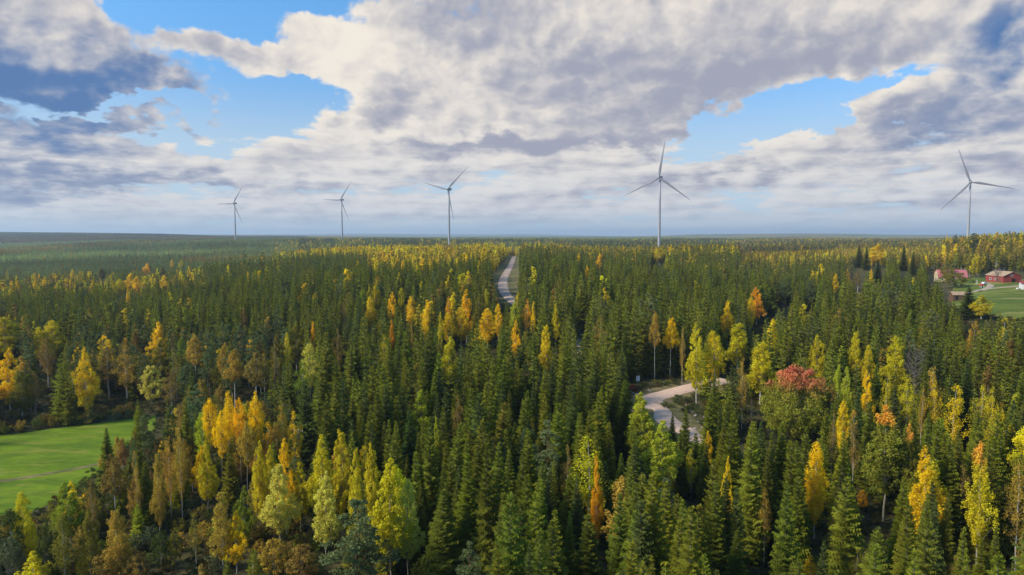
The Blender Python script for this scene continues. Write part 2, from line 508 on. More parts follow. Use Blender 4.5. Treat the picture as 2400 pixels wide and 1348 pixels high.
# gravel with two paler wheel tracks is one material per road
def gravel_mat(name, c1, c2):
    m, gg = new_mat(name)
    pos = gg.n('ShaderNodeNewGeometry').outputs['Position']
    f = gg.noise(pos, 0.8, 6, 0.7); h = gg.noise(pos, 9.0, 3, 0.7)
    c = gg.mix(gg.rng(f, 0.35, 0.65), c1, c2)
    c = gg.mix(gg.rng(h, 0.55, 0.8, 0, 0.5), c, tuple(x * 0.6 for x in c1))
    return finish(m, gg, principled(gg, c, 0.95, bump(gg, h, 0.5, 0.05), 0.2))

def grass_mat(name, c1, c2, c3=None, scale=0.15):
    m, gg = new_mat(name)
    pos = gg.n('ShaderNodeNewGeometry').outputs['Position']
    st = gg.v('MULTIPLY', pos, (0.35, 1.0, 1.0))
    f = gg.noise(st, scale, 6, 0.65); f2 = gg.noise(st, 1.1, 5, 0.7)
    c = gg.mix(gg.rng(f, 0.35, 0.65), c1, c2)
    if c3: c = gg.mix(gg.rng(gg.noise(st, scale * 1.7, 5, 0.6, dist=0.5), 0.50, 0.68), c, c3)
    c = gg.mix(gg.rng(f2, 0.35, 0.75, 0, 0.55), c, tuple(x * 0.6 for x in c1))
    return finish(m, gg, principled(gg, c, 0.9, bump(gg, f2, 0.6, 0.25), 0.15))

M['gravel'] = gravel_mat('gravel', (0.64, 0.44, 0.31), (0.74, 0.52, 0.38))
M['gravel2'] = gravel_mat('sandy_track', (0.36, 0.29, 0.20), (0.44, 0.36, 0.26))
M['field'] = grass_mat('mown_field_grass', (0.10, 0.17, 0.006), (0.18, 0.27, 0.008), (0.24, 0.25, 0.03), 0.16)
M['meadow'] = grass_mat('meadow_grass', (0.09, 0.13, 0.015), (0.15, 0.19, 0.025), (0.34, 0.30, 0.08), 0.055)
M['verge'] = grass_mat('roadside_grass', (0.17, 0.15, 0.05), (0.27, 0.22, 0.09), (0.11, 0.13, 0.03), 0.5)
M['verge2'] = grass_mat('dry_roadside_grass', (0.20, 0.16, 0.07), (0.26, 0.20, 0.10), (0.11, 0.11, 0.04), 0.5)

# verge first, then the gravel on it
main_px = [(1207, 598), (1203, 608), (1192, 632), (1181, 652), (1180, 676), (1196, 702), (1235, 728), (1290, 756), (1332, 796), (1366, 850), (1398, 915), (1462, 964), (1538, 954), (1562, 985), (1608, 1012), (1652, 1040), (1710, 1075)]
main_w = np.array([hit(*q)[:2] for q in main_px])
side_px = [(1538, 956), (1528, 936), (1562, 925), (1600, 915), (1640, 905), (1700, 893)]
side_w = np.array([hit(*q)[:2] for q in side_px])
track('roadside_verge', None, [30, 30, 30, 28, 24, 14, 9, 9, 9, 9, 9, 11, 17, 15, 11, 9, 9], M['verge'], n=160, lift=0.10, world=main_w, crown=0.0)
track('road', None, [4.4, 4.6, 4.8, 5, 5, 4.4, 4.2, 4.4, 4.4, 4.4, 4.4, 4.6, 5.2, 5.2, 4.6, 4.6, 4.6], M['gravel'], n=160, lift=0.35, world=main_w)
track('side_road_verge', None, 11.0, M['verge2'], n=50, lift=0.14, world=side_w, crown=0.0)
track('side_road', None, [5, 5.4, 4.6, 4.4, 4.4, 4.4], M['gravel'], n=50, lift=0.39, world=side_w)

far_edge = [hit(*q) for q in [(-160, 1030), (0, 1022), (150, 1003), (290, 985), (335, 979), (365, 975)]]
near_edge = [hit(*q) for q in [(-160, 1215), (0, 1215), (120, 1180), (230, 1110), (290, 1050), (365, 1005)]]
fo, fL, fR = ribbon('field', far_edge, near_edge, M['field'], n=60, lift=0.12, cross=30)
tr_px = [(-160, 1146), (0, 1130), (100, 1114), (190, 1098), (250, 1085)]
track('field_track', tr_px, 1.3, M['verge'], n=40, lift=0.2, crown=0.0)

mf = [hit(*q) for q in [(2235, 655), (2290, 652), (2330, 655), (2400, 655), (2520, 650)]]
mn = [hit(*q) for q in [(2230, 722), (2290, 735), (2340, 744), (2400, 750), (2520, 760)]]
mo, mL, mR = ribbon('meadow', mf, mn, M['meadow'], n=50, lift=0.15, cross=30)
track('farm_track', [(2248, 692), (2285, 684), (2300, 680), (2325, 677), (2360, 674), (2400, 671), (2460, 668)], [2.5, 3, 3.2, 2.4, 2.0, 3.0, 3.0], M['gravel2'], n=50, lift=0.3)
track('farmyard_drive', [(2297, 683), (2312, 677), (2322, 671), (2318, 667)], [3, 3.5, 3, 1.5], M['gravel2'], n=30, lift=0.36)

# ------------------------------------------------------------------ tree shapes
def tube_np(pts, rad, n):
    pts = np.array(pts, dtype=float); k = len(pts)
    d = np.gradient(pts, axis=0); d /= np.linalg.norm(d, axis=1, keepdims=True) + 1e-9
    ref = np.tile([0.31, 0.95, 0.05], (k, 1))
    a = np.cross(d, ref); a /= np.linalg.norm(a, axis=1, keepdims=True) + 1e-9
    b = np.cross(d, a)
    th = np.linspace(0, 2 * pi, n, endpoint=False)
    V = pts[:, None] + np.array(rad)[:, None, None] * (a[:, None] * np.cos(th)[None, :, None] + b[:, None] * np.sin(th)[None, :, None])
    i = np.arange(k * n).reshape(k, n)
    F = np.stack([i[:-1], np.roll(i, -1, 1)[:-1], np.roll(i, -1, 1)[1:], i[1:]], -1).reshape(-1, 4)
    return V.reshape(-1, 3), F

def join(parts):
    V, F, o = [], [], 0
    for v, f in parts:
        V.append(v); F.append(f + o); o += len(v)
    return np.vstack(V), np.vstack(F)

def spruce_shape(seed, H=20.0, R=2.6, whorls=44, per=7, nodes=4, base=0.06, power=0.85, droop=1.0, ragged=0.25):
    """needle fronds hung on whorls of branches; returns triangles, tip value per vertex, variation per face"""
    r = np.random.default_rng(seed)
    V, T, W = [], [], []
    nv = 0
    lob = r.uniform(0, 2 * pi, 3)
    def tri(p, q, s, tp, tq, ts):
        nonlocal nv
        k = len(p)
        V.append(np.stack([p, q, s], 1).reshape(-1, 3)); T.append(np.stack([tp, tq, ts], 1).reshape(-1))
        W.append(np.clip(r.normal(0.5, 0.18, k) , 0, 1))
        nv += 3 * k
    for w in range(whorls):
        u = (w + r.uniform(-.3, .3)) / whorls
        u = min(max(u, 0), 0.992)
        z0 = H * (base + (1 - base) * u)
        prof = (1 - u) ** power * (1 if u > .12 else .72 + 2.3 * u)
        nb = max(4, int(per * (0.6 + 0.4 * (1 - u)) + r.uniform(0, 1)))
        ph = r.uniform(0, 2 * pi) + np.arange(nb) * 2 * pi / nb + r.uniform(-.35, .35, nb)
        L = R * prof * (1 + ragged * (r.uniform(-1, .8, nb)) + .10 * np.sin(2 * ph + lob[0] + u * 9)) + 0.14
        zz_ = z0 + r.uniform(-.5, .5, nb) * H / whorls
        s0 = (0.55 - 1.05 * (1 - u) ** 0.7) * droop + r.uniform(-.12, .12, nb)
        dirh = np.stack([np.cos(ph), np.sin(ph), np.zeros(nb)], 1)
        side = np.stack([-np.sin(ph), np.cos(ph), np.zeros(nb)], 1)
        def spine(t):
            return dirh * (L * t)[:, None] + np.array([0, 0, 1.]) * (zz_ + L * (s0 * t + 0.34 * (1 - u * .6) * t * t))[:, None]
        ts = np.linspace(0.16, 0.92, nodes)
        dt = ts[1] - ts[0] if nodes > 1 else 0.7
        for t in ts:
            a, b = spine(t - dt * .62), spine(min(t + dt * .62, 1.0))
            c = spine(t + dt * .25)
            wd = (L * (0.50 * (1 - 0.62 * t)) + 0.10) * r.uniform(.75, 1.25, nb)
            for sg in (-1, 1):
                ap = c + side * (sg * wd)[:, None] + dirh * (wd * .35)[:, None] - np.array([0, 0, 1.]) * (wd * r.uniform(.12, .55, nb))[:, None]
                tri(a, b, ap, np.full(nb, t * .4), np.full(nb, t), np.full(nb, .35 + .65 * t))
            ap = c - np.array([0, 0, 1.]) * (0.10 * L + r.uniform(.12, .4, nb))[:, None]
            tri(a, b, ap, np.full(nb, t * .3), np.full(nb, t * .6), np.zeros(nb))
        # bright shoot at the tip
        e, f = spine(.86), spine(1.06)
        tri(e + side * .09, e - side * .09, f + np.array([0, 0, .05]), np.full(nb, .8), np.full(nb, .8), np.ones(nb))
    # leader
    for k in range(3):
        an = k * 2 * pi / 3
        p = np.array([[0.10 * cos(an), 0.10 * sin(an), H * .955]]); q = np.array([[0.10 * cos(an + 2.1), 0.10 * sin(an + 2.1), H * .955]])
        tri(p, q, np.array([[0, 0, H]]), np.array([.7]), np.array([.7]), np.array([1.]))
    V = np.vstack(V); F = np.arange(len(V)).reshape(-1, 3)
    return V, F, np.concatenate(T), np.concatenate(W)

def leafy_shape(seed, H=20.0, R=2.4, cb=0.3, nclus=90, per=40, leaf=0.28, csize=0.75, peak=0.35, sharp=1.0, hang=1.0, flat=1.0, hollow=0.35, lean=0.02, openness=0.0, lobes=0.18):
    """leaves gathered in clusters on limbs; returns crown quads, variation, and the trunk with its limbs"""
    r = np.random.default_rng(seed)
    zc0, zc1 = H * cb, H
    def prof(u):
        # teardrop: widest at 'peak' of the crown height
        return np.where(u < peak, np.sin(0.5 * pi * np.clip(u / peak, 0, 1)) ** 0.75, np.clip(1 - (u - peak) / (1 - peak), 0, 1) ** (0.62 * sharp)) + 0.06
    uu = []
    while len(uu) < nclus:
        u = r.uniform(0, .97)
        if r.uniform() < (prof(np.array(u)) ** 1.3): uu.append(u)
    uu = np.array(uu)
    ph = r.uniform(0, 2 * pi, nclus)
    lob = 1 + lobes * np.sin(3 * ph + r.uniform(0, 6) + 5 * uu) + lobes * np.sin(2 * ph + r.uniform(0, 6) - 9 * uu)
    rad = R * prof(uu) * lob * (hollow + (1 - hollow) * np.sqrt(r.uniform(0, 1, nclus)))
    rad = np.maximum(rad - csize * .4, 0)
    bend = np.array([lean * H * r.uniform(-1, 1), lean * H * r.uniform(-1, 1)])
    axis = lambda f: np.stack([bend[0] * f * f, bend[1] * f * f], -1)
    zc = zc0 + (zc1 - zc0) * uu
    C = np.column_stack([rad * np.cos(ph), rad * np.sin(ph), zc])
    C[:, :2] += axis(zc / H)
    cs = csize * r.uniform(.6, 1.25, nclus) * (0.55 + 0.45 * prof(uu))
    k = nclus * per
    ci = np.repeat(np.arange(nclus), per)
    off = r.normal(0, 1, (k, 3)); off /= np.linalg.norm(off, axis=1, keepdims=True)
    off *= (r.uniform(0, 1, k) ** 0.45)[:, None]
    off = off * cs[ci][:, None] * np.array([1, 1, hang * flat])
    P = C[ci] + off
    P[:, 2] = np.minimum(P[:, 2], H + .1)
    # orientation: mostly facing outwards and up
    nrm = off / np.linalg.norm(off, axis=1, keepdims=True) * .9 + r.normal(0, .7, (k, 3)) + np.array([0, 0, .35])
    nrm /= np.linalg.norm(nrm, axis=1, keepdims=True)
    ref = r.normal(0, 1, (k, 3))
    a = np.cross(nrm, ref); a /= np.linalg.norm(a, axis=1, keepdims=True)
    b = np.cross(nrm, a)
    sz = leaf * r.uniform(.6, 1.3, k)[:, None]
    el_ = r.uniform(.5, .8, k)[:, None]
    V = np.stack([P - a * sz, P - b * sz * el_, P + a * sz, P + b * sz * el_], 1).reshape(-1, 3) 
    V[:, 2] = np.maximum(V[:, 2], 0.05)
    F = np.arange(4 * k).reshape(-1, 4)
    cv = np.clip(r.normal(.5, .17, nclus), 0, 1)
    W = np.clip(cv[ci] + r.normal(0, .07, k), 0, 1)
    # trunk and limbs
    zs = np.linspace(0, H * .93, 9)
    pts = np.column_stack([axis(zs / H), zs])
    pts[1:-1, :2] += r.normal(0, .05, (7, 2))
    r0 = 0.0060 * H + .02
    parts = [tube_np(pts, r0 * (1 - .9 * zs / H), 7)]
    nl = min(nclus, 34)
    for i in r.choice(nclus, nl, replace=False):
        c = C[i]; h = math.hypot(c[0], c[1])
        zb = max(c[2] - h * r.uniform(.7, 1.5) - .4, H * cb * .8)
        s = np.array([*axis(np.array(zb / H)), zb])
        mid = s * .45 + c * .55 + np.array([0, 0, .12 * h])
        rb = r0 * (1 - .9 * zb / H) * .5
        parts.append(tube_np([s, mid, c], [rb, rb * .6, rb * .2], 3))
    tv, tf = join(parts)
    return V, F, W, tv, tf

def bare_shape(seed, H, R, n=60, cb=.25, conifer=False):
    r = np.random.default_rng(seed)
    zs = np.linspace(0, H, 9)
    pts = np.column_stack([np.zeros(9), np.zeros(9), zs]); pts[1:, :2] += r.normal(0, .07, (8, 2))
    r0 = .006 * H + .02
    tr = tube_np(pts, r0 * (1 - .93 * zs / H), 7)
    br = []
    for i in range(n):
        u = r.uniform(0, .97); z = H * (cb + (1 - cb) * u); ph = r.uniform(0, 2 * pi)
        L = R * ((1 - u) ** .6 if conifer else sin(pi * (.15 + .8 * (1 - u)) )) * r.uniform(.5, 1.1) + .2
        up = r.uniform(-.35, .05) if conifer else r.uniform(.6, 1.3)
        s = np.array([0, 0, z]); d = np.array([cos(ph), sin(ph), up])
        e = s + d * L; mdl = s + d * L * .5 + np.array([0, 0, -.06 * L])
        br.append(tube_np([s, mdl, e], [.055, .035, .012], 3))
        if not conifer:
            for q in range(3):
                f = r.uniform(.35, .9); p = s + d * L * f
                e2 = p + (d + r.normal(0, .5, 3)) * L * .4
                br.append(tube_np([p, (p + e2) / 2, e2], [.03, .02, .008], 3))
    return tr, join(br)

def spruce_trunk(H, n=7):
    zs = np.linspace(0, H * .97, 7)
    return tube_np(np.column_stack([zs * 0, zs * 0, zs]), (0.0085 * H + .02) * (1 - .95 * zs / H), n)

PROTO = {}       # name -> list of (crown mesh, trunk mesh, joined mesh for the instanced forest, H, R)
def add_proto(key, H, R, V, F, mat, mat_far, tv, tf, bark, tip=None, var=None, indiv=True):
    at = {'var': ('FACE', var)}
    if tip is not None: at['tip'] = ('POINT', tip)
    cm = make_mesh('crown', V, F, [M[mat]], attr=at) if indiv else None
    tm = make_mesh('trunk', tv, tf, [M[bark]], smooth=True) if indiv else None
    # joined
    tri = F if F.shape[1] == 3 else np.vstack([F[:, [0, 1, 2]], F[:, [0, 2, 3]]])
    v2 = var if F.shape[1] == 3 else np.concatenate([var, var])
    tt = np.vstack([tf[:, [0, 1, 2]], tf[:, [0, 2, 3]]])
    JV = np.vstack([V, tv]); JF = np.vstack([tri, tt + len(V)])
    at2 = {'var': ('FACE', np.concatenate([v2, np.full(len(tt), .5)]))}
    if tip is not None: at2['tip'] = ('POINT', np.concatenate([tip, np.zeros(len(tv))]))
    jm = make_mesh('forest_' + key, JV, JF, [M[mat_far], M[bark]], mi=np.concatenate([np.zeros(len(tri)), np.ones(len(tt))]).astype(np.int32), attr=at2)
    PROTO.setdefault(key, []).append((cm, tm, jm, H, R))

for k in range(6):      # near spruces
    H, R = 20.0, [2.5, 2.9, 2.2, 3.2, 2.6, 2.1][k]
    V, F, T_, W_ = spruce_shape(10 + k, H, R, whorls=[50, 44, 54, 40, 48, 52][k], per=8, nodes=5, power=[.85, .75, .95, .7, .8, 1.0][k], droop=[1, 1.15, .8, 1.3, 1, .9][k], ragged=[.22, .3, .2, .38, .25, .25][k])
    tv, tf = spruce_trunk(H)
    add_proto('spruce_near', H, R, V, F, 'spruce', 'spruce_far', tv, tf, 'bark_spruce', T_, W_)
for k in range(4):
    H, R = 20.0, [2.4, 2.8, 2.1, 2.6][k]
    V, F, T_, W_ = spruce_shape(30 + k, H, R, whorls=26, per=6, nodes=3, power=[.85, .75, .95, .8][k], ragged=.28)
    tv, tf = spruce_trunk(H, 5)
    add_proto('spruce_mid', H, R, V, F, 'spruce', 'spruce_far', tv, tf, 'bark_spruce', T_, W_)
for k in range(3):
    H, R = 20.0, [2.5, 2.9, 2.2][k]
    V, F, T_, W_ = spruce_shape(50 + k, H, R, whorls=13, per=5, nodes=1, power=.8, ragged=.3, base=.1)
    tv, tf = spruce_trunk(H, 3)
    add_proto('spruce_far', H, R, V, F, 'spruce', 'spruce_far', tv, tf, 'bark_spruce', T_, W_)

def leafy(key, n, bark, mat='leaf', **kw):
    for k in range(n):
        a = dict(kw); seed = (sum(map(ord, key)) * 7 + k * 13) % 9973
        a['peak'] = a.get('peak', .35) * (1 + .15 * ((k % 3) - 1))
        V, F, W_, tv, tf = leafy_shape(seed, **a)
        add_proto(key, a.get('H', 20.), a['R'], V, F, mat, 'leaf_far', tv, tf, bark, None, W_)
leafy('birch_near', 4, 'bark_birch', H=20., R=2.1, cb=.17, nclus=160, per=62, leaf=.135, csize=.60, peak=.36, hang=1.8, lobes=.27)
leafy('birch_high', 3, 'bark_birch', H=20., R=2.3, cb=.48, nclus=110, per=60, leaf=.14, csize=.62, peak=.42, hang=1.6, lobes=.2)
leafy('birch_sparse', 3, 'bark_birch', H=20., R=2.2, cb=.26, nclus=105, per=36, leaf=.125, csize=.70, peak=.45, hang=1.9, lobes=.28, hollow=.2)
leafy('aspen_near', 4, 'bark_aspen', H=20., R=2.5, cb=.24, nclus=200, per=62, leaf=.135, csize=.58, peak=.30, sharp=1.1, hang=1.4, lobes=.18)
leafy('aspen_high', 3, 'bark_aspen', H=20., R=2.2, cb=.50, nclus=110, per=52, leaf=.13, csize=.58, peak=.5, hang=1.6, lobes=.15)
leafy('maple', 2, 'bark_aspen', H=14., R=5.6, cb=.06, nclus=360, per=70, leaf=.16, csize=1.0, peak=.50, sharp=.80, hang=1.0, lobes=.10, hollow=.55)
leafy('pine_near', 3, 'bark_pine', H=20., R=2.9, cb=.22, nclus=110, per=60, leaf=.17, csize=.85, peak=.45, sharp=.8, hang=.55, lobes=.25, hollow=.3)
leafy('round_near', 3, 'bark_aspen', H=9., R=2.9, cb=.12, nclus=100, per=40, leaf=.15, csize=.6, peak=.45, sharp=.75, hang=.9, lobes=.15)
leafy('shrub', 5, 'bark_aspen', H=3., R=1.7, cb=.06, nclus=34, per=34, leaf=.11, csize=.5, peak=.4, sharp=.7, hang=.9, lobes=.3)
leafy('birch_mid', 4, 'bark_birch', H=20., R=2.2, cb=.14, nclus=85, per=22, leaf=.31, csize=.75, peak=.36, hang=1.6, lobes=.2)
leafy('pine_mid', 3, 'bark_pine', H=20., R=2.9, cb=.38, nclus=45, per=24, leaf=.32, csize=.9, peak=.4, sharp=.9, hang=.6, lobes=.25)
leafy('birch_far', 3, 'bark_birch', H=20., R=2.4, cb=.1, nclus=40, per=11, leaf=.55, csize=.9, peak=.36, hang=1.6, lobes=.2)
leafy('pine_far', 2, 'bark_pine', H=20., R=2.8, cb=.3, nclus=22, per=9, leaf=.65, csize=.9, peak=.35, sharp=1.0, hang=1.0, lobes=.2)

# far clumps: sixty small crowns each
def clump_shape(seed, S=64.0, n=70, mix=.2):
    r = np.random.default_rng(seed); V, F, W_, o = [], [], [], 0
    for i in range(n):
        x, y = r.uniform(-S / 2, S / 2, 2); h = r.uniform(9, 17); R = r.uniform(1.8, 3.2)
        m_ = 5; th = np.linspace(0, 2 * pi, m_, endpoint=False) + r.uniform(0, 6)
        rounded = r.uniform() < mix
        lv = [(0.05, .6), (.35, 1.0), (.75, .75 if rounded else .42)]
        ring = np.vstack([np.column_stack([x + R * k_ * np.cos(th) * r.uniform(.8, 1.2, m_), y + R * k_ * np.sin(th) * r.uniform(.8, 1.2, m_), np.full(m_, h * z_)]) for z_, k_ in lv] + [[[x, y, h]]])
        V.append(ring)
        for l in range(2):
            for k_ in range(m_):
                a, b = o + l * m_ + k_, o + l * m_ + (k_ + 1) % m_
                F += [(a, b, b + m_), (a, b + m_, a + m_)]
        for k_ in range(m_): F.append((o + 2 * m_ + k_, o + 2 * m_ + (k_ + 1) % m_, o + 3 * m_))
        W_ += [r.uniform(0, 1)] * (5 * m_); o += 3 * m_ + 1
    V = np.vstack(V); F = np.array(F)
    me = make_mesh('far_wood', V, F, [M['leaf_far']], attr={'var': ('FACE', W_)})
    PROTO.setdefault('clump', []).append((None, None, me, 14., 32.))
for k in range(5): clump_shape(200 + k)

# ------------------------------------------------------------------ colours of foliage
CO = {'spruce': (.128, .150, .022), 'pine': (.15, .185, .065), 'Y': (.86, .62, .02), 'gold': (.92, .62, .015), 'YG': (.68, .57, .025),
      'PG': (.68, .63, .10), 'LG': (.50, .54, .04), 'G': (.29, .33, .03), 'MG': (.30, .31, .035), 'olive': (.27, .24, .03), 'O': (.86, .46, .02), 'B': (.34, .235, .05), 'BO': (.52, .35, .05),
      'DG': (.10, .13, .028), 'R': (.42, .10, .05), 'willow': (.17, .19, .08)}

KIND = {'birch': 'birch_tree', 'aspen': 'aspen_tree', 'pine': 'pine_tree', 'maple': 'maple_tree', 'round': 'leafy_tree', 'spruce': 'spruce_tree', 'shrub': 'shrub'}
rng = np.random.default_rng(5)
def plant_tree(key, x, y, z, H, Wd, col, label, group, cat=None, rz=None, v=None, mat=None):
    """a tree of its own: root, trunk, crown"""
    vs = PROTO[key]
    cm, tm, jm, H0, R0 = vs[(int(rng.integers(len(vs))) if v is None else v) % len(vs)]
    kd = KIND[key.split('_')[0]]
    root = empty(kd, (x, y, z), rng.uniform(0, 6.28) if rz is None else rz, (Wd / (2 * R0), Wd / (2 * R0), H / H0))
    tag(root, label, cat or kd.replace('_', ' '), group)
    link('trunk', tm, root)
    if mat is not None:
        cm = cm.copy(); cm.materials[0] = mat
    c = link('crown', cm, root)
    c.color = (*col, 1)
    return root

